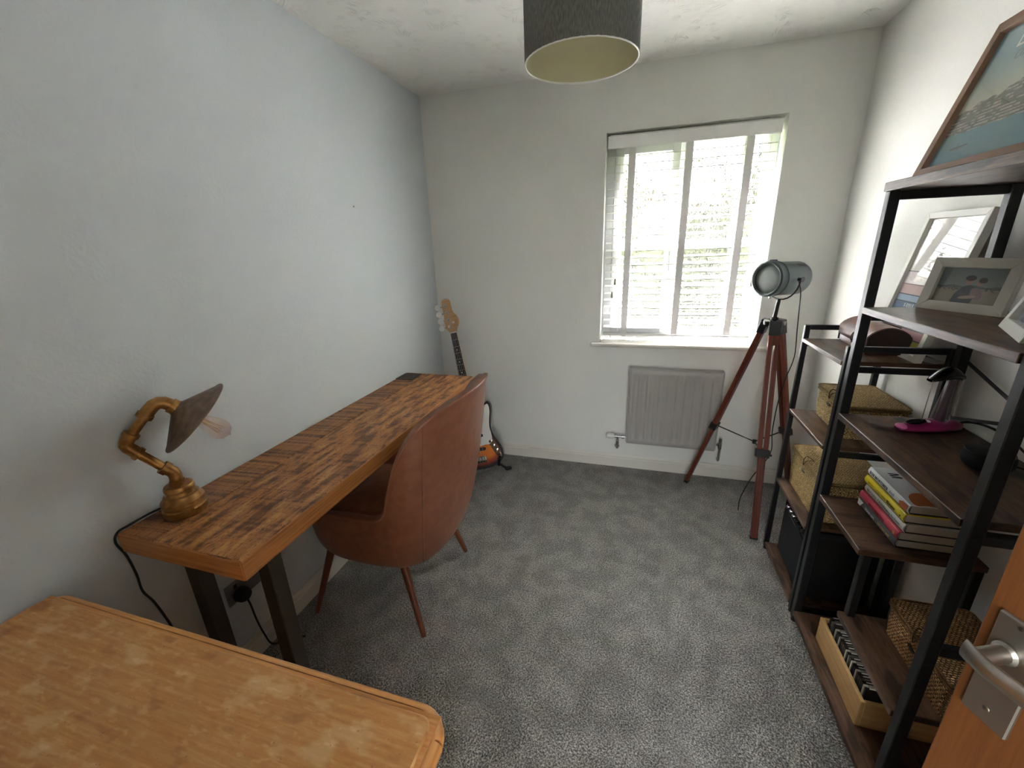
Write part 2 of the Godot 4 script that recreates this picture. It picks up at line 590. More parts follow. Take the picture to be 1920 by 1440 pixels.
	lm.metallic_specular = 0.55
	var lc := mtex("leather_case", mottle(128, 97, 0.04, Color8(84, 50, 42), Color8(118, 78, 66)), Vector2(3, 3), 0.4, 0.0)
	lc.uv1_triplanar = true; lc.uv1_scale = Vector3(3, 3, 3)
	mat("leather_dark", Color8(52, 30, 26), 0.5)
	mat("chair_leg", Color8(112, 62, 40), 0.35)
	mat("tan_strap", Color8(60, 38, 28), 0.5)
	# fabric, wicker
	var fb := nimg(256, 256, 99, 0.3, 2, FastNoiseLite.TYPE_SIMPLEX_SMOOTH, 1, 6)
	for i in 256 * 256:
		put3(d, i, Color8(84, 84, 80).lerp(Color8(128, 128, 122), fb[i] / 255.0))
	var fm := mtex("linen_grey", [tex(256, 256, Image.FORMAT_RGB8, d.slice(0, 256 * 256 * 3)), tex(256, 256, Image.FORMAT_L8, fb)], Vector2(4, 4), 0.9, 0.03)
	fm.rim_enabled = true; fm.rim = 0.2
	mat("shade_lining", Color8(206, 200, 168), 0.7)
	var wk := mtex("seagrass", weave(256, 18, 101, Color8(104, 78, 38), Color8(200, 166, 104), Color8(238, 212, 154), 0.3), Vector2(5.5, 5.5), 0.75, 0.35)
	wk.uv1_scale = Vector3(5.5, 5.5, 1)
	mtex("seagrass_lid", weave(256, 23, 103, Color8(96, 70, 36), Color8(190, 152, 92), Color8(230, 200, 138), 0.3), Vector2(4.6, 4.6), 0.75, 0.3)
	mtex("wicker", weave(256, 16, 105, Color8(70, 42, 20), Color8(208, 150, 88), Color8(246, 202, 140)), Vector2(6.0, 6.0), 0.7, 0.45)
	mat("cord_brown", Color8(70, 52, 34), 0.7)
	# plastics, paper
	mat("black_plastic", Color8(18, 18, 19), 0.5)
	mat("black_gloss", Color8(14, 14, 16), 0.2)
	mat("black_cloth", Color8(22, 24, 30), 0.85)
	mat("grey_plastic", Color8(118, 116, 108), 0.45)
	mat("white_plastic", Color8(232, 230, 224), 0.35)
	mat("magenta", Color8(150, 40, 98), 0.28)
	mat("pink_light", Color8(214, 110, 158), 0.3)
	mat("tuner_white", Color8(240, 238, 232), 0.25)
	mat("lamp_grey", Color8(82, 90, 90), 0.4, 0.3)
	mat("plum", Color8(72, 44, 66), 0.3)
	mat("lamp_lens", Color8(150, 158, 154), 0.55)
	mat("frame_white", Color8(224, 222, 214), 0.45)
	mat("frame_grey", Color8(196, 192, 180), 0.5)
	mat("frame_brown", Color8(138, 106, 84), 0.55)
	mat("paper", Color8(188, 176, 158), 0.85)
	mat("slate", Color8(62, 52, 44), 0.6)
	mat("blind_white", Color8(244, 243, 239), 0.4)
	mat("tape_grey", Color8(228, 226, 222), 0.8)
	M.tape_grey.backlight_enabled = true
	M.tape_grey.backlight = Color(0.5, 0.5, 0.5)
	var bulb := mat("bulb_amber", Color(0.80, 0.52, 0.18, 0.24), 0.03)
	bulb.transparency = BaseMaterial3D.TRANSPARENCY_ALPHA
	var clear := mat("clear_plastic", Color(0.9, 0.85, 0.9, 0.12), 0.05)
	clear.transparency = BaseMaterial3D.TRANSPARENCY_ALPHA
	var pg := mat("picture_glass", Color(1, 1, 1, 0.02), 0.01)
	pg.transparency = BaseMaterial3D.TRANSPARENCY_ALPHA
	# outside
	mat("lawn", Color8(92, 106, 54), 0.95)
	mat("bark", Color8(150, 142, 128), 0.9)
	mat("hedge_core", Color8(52, 56, 30), 0.95)
	var lf := mat("leaf", Color.WHITE, 0.55)
	lf.vertex_color_use_as_albedo = true
	lf.backlight_enabled = true
	lf.backlight = Color(0.4, 0.4, 0.2)

# ---------------------------------------------------------------- the scene
func _ready() -> void:
	rng.seed = 7
	# camera: 14 mm equivalent, tipped down 18 degrees, 2 degrees of roll
	var cam := Camera3D.new()
	cam.name = "camera"
	add_child(cam)
	cam.position = Vector3(1.3688, 1.5015, 2.7081)
	cam.rotation_order = EULER_ORDER_YXZ
	cam.rotation = Vector3(-0.3195, 0.2999, -0.0366)
	cam.keep_aspect = Camera3D.KEEP_HEIGHT
	cam.fov = rad_to_deg(2.0 * atan(720.0 / 777.28))
	cam.near = 0.02
	cam.far = 200.0
	cam.current = true
	# bright overcast sky
	var we := WorldEnvironment.new()
	we.name = "sky_environment"
	var env := Environment.new()
	env.background_mode = Environment.BG_SKY
	var sky := Sky.new()
	var sm := ProceduralSkyMaterial.new()
	sm.sky_top_color = Color(0.93, 0.96, 1.0)
	sm.sky_horizon_color = Color(1.0, 1.0, 0.99)
	sm.ground_bottom_color = Color(0.42, 0.43, 0.36)
	sm.ground_horizon_color = Color(0.6, 0.61, 0.56)
	sm.sun_angle_max = 0.0
	sky.sky_material = sm
	env.sky = sky
	env.background_energy_multiplier = 0.065
	env.tonemap_mode = Environment.TONE_MAPPER_LINEAR
	env.tonemap_exposure = 145.0
	env.sdfgi_enabled = true
	env.ssao_enabled = true
	env.ssil_enabled = true
	we.environment = env
	add_child(we)
	# hazy sun behind thin cloud, beyond the hedge: a broad soft source shining in through the window
	var sun := DirectionalLight3D.new()
	sun.name = "hazy_sun"
	sun.light_color = Color(0.97, 0.97, 1.0)
	sun.light_energy = 0.92
	sun.light_angular_distance = 50.0
	sun.sky_mode = DirectionalLight3D.SKY_MODE_LIGHT_ONLY
	sun.shadow_enabled = true
	add_child(sun)
	sun.look_at_from_position(Vector3(0.4, 19.5, -9.0), Vector3(0.3, 0.0, 0.0))
	make_materials()
	room()
	window_and_blind()
	outside()
	desk()
	chest()
	chair()
	radiator()
	shelves()
	tripod_lamp()
	bass()
	desk_lamp()
	pendant()
	door()
	shelf_items()
	far_shelf_items()
	small_things()

func room() -> void:
	var m := MB.new()
	# carpet over the room and the landing beyond the door
	var x0 := -0.12; var x1 := W + 0.12; var z0 := -0.3; var z1 := 4.4
	m.span(Vector3(x0, -0.12, z0), Vector3(x1, 0, z1), 0.0)
	var fl := struct("floor", m, M.carpet)
	# second layer of coordinates for the trodden patches
	var a: Array = (fl.mesh as ArrayMesh).surface_get_arrays(0)
	var uv2 := PackedVector2Array()
	for p in a[Mesh.ARRAY_VERTEX]:
		uv2.append(Vector2(p.x, p.z) * 0.75)
	a[Mesh.ARRAY_TEX_UV2] = uv2
	var am := ArrayMesh.new()
	am.add_surface_from_arrays(Mesh.PRIMITIVE_TRIANGLES, a)
	am.surface_set_material(0, M.carpet)
	fl.mesh = am
	m = MB.new()
	m.span(Vector3(x0, H, z0), Vector3(x1, H + 0.12, z1), 0.0)
	struct("ceiling", m, M.ceiling)
	m = MB.new()
	m.span(Vector3(-0.12, 0, -0.3), Vector3(0, H, 2.9), 0.0)
	struct("wall_left", m, M.wall_blue)
	m = MB.new()
	m.span(Vector3(W, 0, -0.3), Vector3(W + 0.12, H, 2.9), 0.0)
	struct("wall_right", m, M.wall_white)
	# window wall with its opening
	m = MB.new()
	var wx0 := 1.142; var wx1 := 2.043; var wy0 := 0.868; var wy1 := 2.092
	m.span(Vector3(0, 0, -0.3), Vector3(wx0, H, 0), 0.0)
	m.span(Vector3(wx1, 0, -0.3), Vector3(W, H, 0), 0.0)
	m.span(Vector3(wx0, 0, -0.3), Vector3(wx1, wy0, 0), 0.0)
	m.span(Vector3(wx0, wy1, -0.3), Vector3(wx1, H, 0), 0.0)
	struct("wall_back", m, M.wall_white)
	# wall behind the camera, with the doorway the camera stands in
	m = MB.new()
	m.span(Vector3(-0.12, 0, 2.9), Vector3(1.29, H, 3.02), 0.0)
	m.span(Vector3(2.11, 0, 2.9), Vector3(W + 0.12, H, 3.02), 0.0)
	m.span(Vector3(1.29, 2.02, 2.9), Vector3(2.11, H, 3.02), 0.0)
	struct("wall_front", m, M.wall_white)
	m = MB.new()
	m.span(Vector3(1.29, 0, 2.885), Vector3(1.32, 2.02, 3.035), 0.002)
	m.span(Vector3(2.08, 0, 2.905), Vector3(2.11, 2.02, 3.035), 0.002)
	m.span(Vector3(1.29, 1.99, 2.885), Vector3(2.11, 2.02, 3.035), 0.002)
	struct("trim_2", m, M.gloss_white)
	# landing
	for s in [["wall_landing_west", Vector3(0.3, 0, 3.02), Vector3(0.4, H, 4.4)], ["wall_landing_east", Vector3(W, 0, 3.02), Vector3(W + 0.12, H, 4.4)]]:
		m = MB.new()
		m.span(s[1], s[2], 0.0)
		struct(s[0], m, M.wall_white)
	# the landing's own window opening, on the far side from the room
	m = MB.new()
	m.span(Vector3(0.3, 0, 4.3), Vector3(0.44, H, 4.4), 0.0)
	m.span(Vector3(2.34, 0, 4.3), Vector3(W + 0.12, H, 4.4), 0.0)
	m.span(Vector3(0.44, 0, 4.3), Vector3(2.34, 0.25, 4.4), 0.0)
	m.span(Vector3(0.44, 2.36, 4.3), Vector3(2.34, H, 4.4), 0.0)
	struct("wall_landing_south", m, M.wall_white)
	# skirting: a moulded profile drawn along each wall
	var prof := PackedVector2Array([Vector2(0, 0), Vector2(0.016, 0), Vector2(0.016, 0.064), Vector2(0.0125, 0.07), Vector2(0.0125, 0.078), Vector2(0.007, 0.088), Vector2(0.004, 0.0915), Vector2(0, 0.0915)])
	m = MB.new()
	m.prism(prof, 0.0, W, Transform3D(Basis(Vector3(0, 0, 1), Vector3(0, 1, 0), Vector3(-1, 0, 0)), Vector3(W, 0, 0)))
	struct("baseboard_back", m, M.gloss_white)
	m = MB.new()
	m.prism(prof, 0.016, 2.9, Transform3D(Basis(Vector3(1, 0, 0), Vector3(0, 1, 0), Vector3(0, 0, 1)), Vector3(0, 0, 0)))
	struct("baseboard_left", m, M.gloss_white)
	m = MB.new()
	m.prism(prof, 0.016, 2.9, Transform3D(Basis(Vector3(-1, 0, 0), Vector3(0, 1, 0), Vector3(0, 0, 1)), Vector3(W, 0, 0)))
	struct("baseboard_right", m, M.gloss_white)
	# landing ceiling lamp: a glowing globe with its light inside
	var t := thing("ceiling_lamp", "round opal ceiling lamp on the landing outside the doorway", "ceiling lamp", Vector3(1.5, H, 3.7))
	m = MB.new()
	m.lathe([Vector2(0, H - 0.001), Vector2(0.07, H - 0.001), Vector2(0.07, H - 0.02), Vector2(0.05, H - 0.03), Vector2(0, H - 0.03)], 24, Transform3D(Basis(), Vector3(1.5, 0, 3.7)))
	part("ceiling_rose", m, M.white_plastic, t)
	m = MB.new()
	m.ball(Vector3(1.5, H - 0.14, 3.7), Vector3(0.11, 0.11, 0.11), 24, 14)
	var glow := mat("globe_light", Color8(250, 246, 238), 0.4)
	glow.emission_enabled = true
	glow.emission = Color(1.0, 0.95, 0.88)
	glow.emission_energy_multiplier = 0.012
	part("globe_shade", m, glow, t)
	var l := OmniLight3D.new()
	l.name = "landing_light"
	l.light_color = Color(1.0, 0.96, 0.91)
	l.light_energy = 0.001
	l.light_size = 0.1
	l.omni_range = 8.0
	l.omni_attenuation = 2.0
	l.shadow_enabled = true
	t.add_child(l)
	l.position = Vector3(0, -0.14, 0)

func window_and_blind() -> void:
	# sill board: runs into the reveal and past it on both sides, round nose
	var m := MB.new()
	var sp := PackedVector2Array([Vector2(1.142, 0.1), Vector2(1.142, 0.0), Vector2(1.087, 0.0), Vector2(1.087, -0.032), Vector2(1.092, -0.038), Vector2(2.102, -0.038), Vector2(2.107, -0.032), Vector2(2.107, 0.0), Vector2(2.043, 0.0), Vector2(2.043, 0.1)])
	m.prism(sp, 0.868, 0.892, Transform3D(Basis(Vector3(1, 0, 0), Vector3(0, 0, -1), Vector3(0, 1, 0)), Vector3.ZERO), 0.006)
	struct("trim_1", m, M.gloss_white)
	var w := Node3D.new()
	w.name = "window_1"; add_child(w); w.position = Vector3(1.5925, 0.892, -0.14)
	w.set_meta("kind", "structure")
	var zf := -0.105; var zb := -0.175
	m = MB.new()
	m.span(Vector3(1.142, 0.892, zb), Vector3(1.202, 2.092, zf), 0.004)
	m.span(Vector3(1.983, 0.892, zb), Vector3(2.043, 2.092, zf), 0.004)
	m.span(Vector3(1.2, 0.892, zb), Vector3(1.985, 0.952, zf), 0.004)
	m.span(Vector3(1.2, 2.032, zb), Vector3(1.985, 2.092, zf), 0.004)
	m.span(Vector3(1.548, 0.95, zb), Vector3(1.588, 2.034, zf), 0.004)
	part("window_frame", m, M.upvc, w)
	m = MB.new()
	var s0 := 1.19; var s1 := 1.556; var zz := zf + 0.018
	m.span(Vector3(s0, 0.94, zb + 0.01), Vector3(s0 + 0.055, 2.044, zz), 0.005)
	m.span(Vector3(s1 - 0.05, 0.94, zb + 0.01), Vector3(s1, 2.044, zz), 0.005)
	m.span(Vector3(s0 + 0.053, 0.94, zb + 0.01), Vector3(s1 - 0.048, 1.0, zz), 0.005)
	m.span(Vector3(s0 + 0.053, 1.984, zb + 0.01), Vector3(s1 - 0.048, 2.044, zz), 0.005)
	part("sash", m, M.upvc, w)
	for r in [[1.243, 1.508, -0.115], [1.588, 1.983, -0.115]]:
		m = MB.new()
		m.span(Vector3(r[0], 1.469, -0.16), Vector3(r[1], 1.494, r[2]), 0.004)
		part("glazing_bar", m, M.upvc, w)
	for r in [[1.243, 1.508, 0.998, 1.47], [1.243, 1.508, 1.493, 1.986], [1.586, 1.985, 0.95, 1.47], [1.586, 1.985, 1.493, 2.034]]:
		m = MB.new()
		m.span(Vector3(r[0], r[2], -0.142), Vector3(r[1], r[3], -0.138), 0.0)
		part("pane", m, M.glass, w)
	m = MB.new()
	m.span(Vector3(1.517, 1.40, zz), Vector3(1.543, 1.47, zz + 0.012), 0.004)
	m.span(Vector3(1.52, 1.30, zz + 0.012), Vector3(1.54, 1.45, zz + 0.03), 0.006)
	part("handle", m, M.upvc, w)
	# blind
	var b := thing("venetian_blind", "white wooden venetian blind with open slats and wide tapes in the window", "window blind", Vector3(1.59, 2.08, -0.06))
	m = MB.new()
	m.span(Vector3(1.150, 2.012, -0.036), Vector3(2.028, 2.078, -0.024), 0.003)
	m.span(Vector3(1.150, 2.012, -0.05), Vector3(1.158, 2.078, -0.034), 0.002)
	m.span(Vector3(2.020, 2.012, -0.05), Vector3(2.028, 2.078, -0.034), 0.002)
	part("valance", m, M.blind_white, b)
	m = MB.new()
	m.span(Vector3(1.158, 2.035, -0.088), Vector3(2.02, 2.085, -0.040), 0.002)
	part("head_rail", m, M.blind_white, b)
	# one slat, shared
	m = MB.new()
	var sl := PackedVector2Array()
	for k in 7:
		var q := -0.025 + 0.05 * k / 6.0
		sl.append(Vector2(q, 0.0016 + 0.0022 * (1.0 - pow(q / 0.025, 2))))
	for k in 7:
		var q := 0.025 - 0.05 * k / 6.0
		sl.append(Vector2(q, -0.0014 + 0.0022 * (1.0 - pow(q / 0.025, 2))))
	m.prism(sl, -0.431, 0.431, Transform3D(Basis(Vector3(0, 0, 1), Vector3(0, 1, 0), Vector3(-1, 0, 0)), Vector3.ZERO), 0.0, true)
	var slat: MeshInstance3D = null
	for i in 24:
		if slat == null:
			slat = part("slat", m, M.blind_white, b, true)
			slat.position = Vector3(0, 0, 0)
		var o: MeshInstance3D = slat if i == 0 else slat.duplicate()
		if i > 0:
			o.name = "slat_%03d" % i
			b.add_child(o, true)
		o.position = Vector3(1.587, 1.974 - 0.0431 * i, -0.061) - b.position
		o.rotation.x = 0.165 + 0.012 * sin(i * 1.7)
	m = MB.new()
	m.span(Vector3(1.156, 0.930, -0.086), Vector3(2.018, 0.946, -0.036), 0.004)
	part("bottom_rail", m, M.blind_white, b)
	for x in [1.288, 1.592, 1.89]:
		for z in [-0.0335, -0.0885]:
			m = MB.new()
			var pts := []
			m.span(Vector3(x - 0.019, 0.946, z - 0.0006), Vector3(x + 0.019, 2.035, z + 0.0006), 0.0)
			part("ladder_tape", m, M.tape_grey, b)
		m = MB.new()
		m.lathe([Vector2(0, 0.921), Vector2(0.012, 0.921), Vector2(0.014, 0.926), Vector2(0.014, 0.930), Vector2(0, 0.930)], 14, Transform3D(Basis(), Vector3(x, 0, -0.06)))
		part("end_cap", m, M.white_plastic, b)
	# pull cords with tassels
	for c in [[1.222, 1.285], [1.207, 1.205], [1.985, 1.27]]:
		m = MB.new()
		m.tube([Vector3(c[0], 2.03, -0.028), Vector3(c[0], c[1], -0.026)], 0.0012, 6)
		var cd := part("pull_cord", m, M.tape_grey, b)
		m = MB.new()
		m.lathe([Vector2(0, c[1] + 0.006), Vector2(0.004, c[1] + 0.004), Vector2(0.0065, c[1] - 0.028), Vector2(0.005, c[1] - 0.034), Vector2(0, c[1] - 0.034)], 12, Transform3D(Basis(), Vector3(c[0], 0, -0.026)))
		part("tassel", m, M.grey_plastic, cd)

func leaf_mesh() -> ArrayMesh:
	var m := MB.new()
	var L := 1.0
	for sg in [1.0, -1.0]:
		m.tri(Vector3(0, 0, 0), Vector3(0.28 * sg, 0.4, 0.1), Vector3(0, 0.45, 0), Vector2.ZERO, Vector2.RIGHT, Vector2.ONE, 1)
		m.tri(Vector3(0, 0.45, 0), Vector3(0.28 * sg, 0.4, 0.1), Vector3(0, 1.0, -0.06), Vector2.ZERO, Vector2.RIGHT, Vector2.ONE, 1)
	var a := m.mesh()
	a.surface_set_material(0, M.leaf)
	return a

func foliage(parent: Node3D, called: String, pts: Array, size: float, cols: Array, lm: ArrayMesh) -> void:
	var mm := MultiMesh.new()
	mm.transform_format = MultiMesh.TRANSFORM_3D
	mm.use_colors = true
	mm.mesh = lm
	mm.instance_count = pts.size()
	for i in pts.size():
		var bs := Basis.from_euler(Vector3(rng.randf_range(-1.6, 1.0), rng.randf() * TAU, rng.randf_range(-0.9, 0.9)))
		var k := size * rng.randf_range(0.7, 1.3)
		mm.set_instance_transform(i, Transform3D(bs.scaled(Vector3(k, k, k)), pts[i] - parent.position))
		var c: Color = cols[rng.randi() % cols.size()]
		var c2: Color = cols[rng.randi() % cols.size()]
		mm.set_instance_color(i, c.lerp(c2, rng.randf() * 0.5).srgb_to_linear())
	var o := MultiMeshInstance3D.new()
	o.name = called
	o.multimesh = mm
	o.set_meta("kind", "stuff")
	parent.add_child(o, true)

func outside() -> void:
	var m := MB.new()
	m.span(Vector3(-30, -0.4, -40), Vector3(30, -0.28, -0.3), 0.0)
	struct("ground", m, M.lawn)
	var lm := leaf_mesh()
	# clipped beech hedge
	var h := thing("hedge", "tall clipped hedge with yellow-green and russet leaves outside the window", "hedge", Vector3(1.8, -0.28, -3.7))
	m = MB.new()
	var rows := []
	for i in 41:
		var x := -3.5 + 11.0 * i / 40.0
		var row := PackedVector3Array()
		for k in 14:
			var a := TAU * k / 14.0
			var yy := -0.28 + (0.5 + 0.5 * signf(sin(a)) * pow(absf(sin(a)), 0.35)) * (2.2 + 0.08 * sin(x * 2.3))
			row.append(Vector3(x, yy, -3.75 + 0.27 * signf(cos(a)) * pow(absf(cos(a)), 0.35) + 0.05 * sin(x * 5.0 + k)))
		rows.append(row)
	m.sheet(rows, false, true)
	part("branch_core", m, M.hedge_core, h)
	var pts := []
	for i in 34000:
		var x := rng.randf_range(-3.5, 7.5)
		var top := 1.98 + 0.10 * sin(x * 2.1) + 0.06 * sin(x * 5.3)
		if rng.randf() < 0.78:
			pts.append(Vector3(x, rng.randf_range(-0.25, top), -3.44 + rng.randf_range(-0.1, 0.09) + 0.05 * sin(x * 4.0 + rng.randf())))
		else:
			pts.append(Vector3(x, top + rng.randf_range(-0.12, 0.12), rng.randf_range(-4.05, -3.4)))
	foliage(h, "foliage", pts, 0.06, [Color8(40, 40, 9), Color8(31, 33, 7), Color8(46, 42, 12), Color8(50, 37, 11), Color8(25, 28, 6), Color8(43, 41, 14), Color8(34, 24, 7)], lm)
	# trees behind it
	var specs := [
		["birch_tree", "slender birch with sparse hanging foliage behind the hedge", Vector3(1.02, -0.28, -5.2), 3.75, 0.42, 2600, [Color8(40, 41, 9), Color8(48, 45, 12), Color8(33, 36, 8)], 1.0],
		["bushy_tree", "low bushy yellow-green tree rising above the hedge", Vector3(2.75, -0.28, -5.6), 3.0, 0.95, 5200, [Color8(38, 41, 9), Color8(51, 46, 11), Color8(30, 35, 7)], 1.6],
		["round_tree", "loose round-crowned tree standing beyond the hedge beside the birch", Vector3(0.6, -0.28, -6.4), 2.95, 0.9, 4200, [Color8(34, 38, 9), Color8(43, 41, 9), Color8(52, 42, 12)], 1.5]]
	for sp in specs:
		var at: Vector3 = sp[2]
		var t := thing(sp[0], sp[1], "tree", at)
		var hgt: float = sp[3]
		m = MB.new()
		var tr := []
		for k in 8:
			tr.append(at + Vector3(0.06 * sin(k * 1.3), hgt * k / 7.0 * 0.95, 0.05 * cos(k * 1.1)))
		m.tube(tr, [0.07, 0.06, 0.055, 0.05, 0.04, 0.03, 0.02, 0.008], 8)
		part("trunk", m, M.bark, t)
		var lp := []
		var rad: float = sp[4]
		for k in 26:
			var y0 := hgt * rng.randf_range(0.3, 0.92)
			var a := rng.randf() * TAU
			var r := rad * rng.randf_range(0.5, 1.0) * (1.15 - 0.6 * absf(y0 / hgt - 0.6))
			var p0: Vector3 = at + Vector3(0, y0, 0)
			var p1 := p0 + Vector3(cos(a) * r, r * (0.5 if sp[7] > 1.2 else 0.15), sin(a) * r)
			m = MB.new()
			m.tube([p0, p0.lerp(p1, 0.5) + Vector3(0, 0.06, 0), p1], [0.016, 0.01, 0.004], 5)
			part("branch", m, M.bark, t)
			for q in int(sp[5] / 26.0):
				var f := rng.randf_range(0.2, 1.05)
				lp.append(p0.lerp(p1, f) + Vector3(rng.randfn(0, 0.11), rng.randfn(0, 0.13) - (0.12 if sp[7] <= 1.2 else 0.0), rng.randfn(0, 0.11)))
		foliage(t, "foliage", lp, 0.055, sp[6], lm)

func desk() -> void:
	var t := thing("desk", "long rough-sawn wooden desk on brown steel legs along the blue-grey wall", "desk", Vector3(0.23, 0, 1.3))
	var y0 := 0.717; var y1 := 0.777
	# two thick planks; uv along the length
	for k in 2:
		var xa := 0.006 if k == 0 else 0.1405
		var xb := 0.1390 if k == 0 else 0.452
		var m := MB.new()
		m.uo = Vector2(0.8, 0.1)
		m.box(Vector3((xa + xb) / 2, (y0 + y1) / 2, 1.307), Vector3(xb - xa, y1 - y0, 1.585), Basis.IDENTITY, 0.004)
		part("plank", m, M.plank_back if k == 0 else M.plank_front, t)
	# planed edging strip with the front plank's sawn face
	var m := MB.new()
	m.box(Vector3(0.4535, (y0 + y1) / 2, 1.307), Vector3(0.005, y1 - y0 - 0.002, 1.585), Basis.IDENTITY, 0.001)
	part("front_edge", m, M.desk_edge, t)
	m = MB.new()
	m.box(Vector3(0.23, (y0 + y1) / 2, 2.1005), Vector3(0.445, y1 - y0 - 0.003, 0.003), Basis.IDENTITY, 0.001)
	part("end_edge", m, M.desk_edge, t)
	for z in [1.977, 0.637]:
		for x in [0.078, 0.387]:
			m = MB.new()
			m.span(Vector3(x - 0.024, 0.0, z - 0.024), Vector3(x + 0.024, 0.717, z + 0.024), 0.003)
			part("leg", m, M.steel_brown, t)
		m = MB.new()
		m.span(Vector3(0.10, 0.68, z - 0.022), Vector3(0.365, 0.715, z + 0.022), 0.003)
		part("crossbar", m, M.steel_brown, t)
		m = MB.new()
		m.span(Vector3(0.10, 0.004, z - 0.022), Vector3(0.365, 0.048, z + 0.022), 0.003)
		part("foot_bar", m, M.steel_brown, t)
	m = MB.new()
	m.box(Vector3(0.069, 0.7798, 0.602), Vector3(0.112, 0.006, 0.118), Basis.IDENTITY, 0.002)
	solo("coaster", m, M.slate, Vector3(0.069, 0.777, 0.602), "dark square slate coaster at the window end of the wooden desk", "coaster")

func chest() -> void:
	# pine chest against the wall behind the camera
	var t := thing("pine_chest", "old honey-coloured pine chest with a worn top and rounded rim", "chest", Vector3(0.56, 0, 2.57))
	var cx := 0.562; var zb := 2.252; var zf := 2.885
	var cz := (zb + zf) / 2
	var up := Basis(Vector3(1, 0, 0), Vector3(0, 0, -1), Vector3(0, 1, 0))   # polygon xy -> x, -z; drawn out upwards
	var m := MB.new()
	m.span(Vector3(0.06, 0.0, zb + 0.035), Vector3(1.065, 0.705, zf - 0.02), 0.004)
	part("carcass", m, M.chest_rim, t)
	# rim: half-round moulding round the top, a separate length on each side with open joints
	var prof := PackedVector2Array()
	for k in 9:
		var a := -PI / 2 + PI * k / 8.0
		prof.append(Vector2(cos(a) * 0.017, 0.7185 + sin(a) * 0.0165))
	var path := []
	var rw := 1.046; var rd := zf - zb - 0.03
	var rr := 0.045
	var half := []
	# along the back edge, round both far corners
	for k in 9:
		var a := PI / 2 * k / 8.0
		half.append(Vector2(cx + rw / 2 - rr + sin(a) * rr - 0.0, zb + 0.017 + rr - cos(a) * rr))
	var far_edge := [Vector2(cx - rw / 2 + rr, zb + 0.017)]
	var lcorner := []
	for k in 9:
		var a := PI / 2 * (1.0 - k / 8.0)
		lcorner.append(Vector2(cx - rw / 2 + rr - sin(a) * rr, zb + 0.017 + rr - cos(a) * rr))
	var whole: Array = [Vector2(cx - rw / 2, 2.305)] + lcorner + half + [Vector2(cx + rw / 2, 2.305)]
	m = MB.new()
	_moulding(m, whole, prof)
	part("rim", m, M.chest_rim, t)
	m = MB.new()
	_moulding(m, [Vector2(cx + rw / 2, 2.3075), Vector2(cx + rw / 2, zf - 0.02)], prof)
	part("rim", m, M.chest_rim, t)
	m = MB.new()
	_moulding(m, [Vector2(cx - rw / 2, zf - 0.02), Vector2(cx - rw / 2, 2.3075)], prof)
	part("rim", m, M.chest_rim, t)
	m = MB.new()
	m.span(Vector3(cx - rw / 2 + 0.001, 0.703, zb + 0.0185), Vector3(cx + rw / 2 - 0.001, 0.7352, zf - 0.02), 0.001)
	part("top_frame", m, M.chest_rim, t)
	# worn top panel, slightly proud
	m = MB.new()
	m.prism(round_rect(1.026, zf - zb - 0.04, 0.022, 5, cx, -(cz + 0.008)), 0.734, 0.7425, Transform3D(up, Vector3.ZERO), 0.003)
	part("top_panel", m, M.chest_top, t)

func _moulding(m: MB, path: Array, prof: PackedVector2Array) -> void:
	# sweeps a profile (x outwards, y up) along a level path; outwards is on the path's left looking along -> computed
	var f := m.mark()
	var rows := []
	var n := path.size()
	for i in n:
		var d: Vector2 = (path[mini(i + 1, n - 1)] - path[maxi(i - 1, 0)]).normalized()
		var o := Vector2(d.y, -d.x)
		var row := PackedVector3Array()
		for p in prof:
			row.append(Vector3(path[i].x + o.x * p.x, p.y, path[i].y + o.y * p.x))
		rows.append(row)
	var l := 0.0
	for i in n - 1:
		var l2: float = l + path[i].distance_to(path[i + 1])
		for k in prof.size():
			var k2 := (k + 1) % prof.size()
			m.quad(rows[i][k], rows[i][k2], rows[i + 1][k2], rows[i + 1][k], Vector2(l, 0.006 * k), Vector2(l, 0.006 * (k + 1)), Vector2(l2, 0.006 * (k + 1)), Vector2(l2, 0.006 * k), 1 if k2 != 0 else 2)
		l = l2
	for e in [0, n - 1]:
		for k in range(1, prof.size() - 1):
			if e == 0:
				m.tri(rows[e][0], rows[e][k + 1], rows[e][k], Vector2.ZERO, Vector2.RIGHT * 0.01, Vector2.ONE * 0.01, -1)
			else:
				m.tri(rows[e][0], rows[e][k], rows[e][k + 1], Vector2.ZERO, Vector2.RIGHT * 0.01, Vector2.ONE * 0.01, -1)
	m.fix(f)

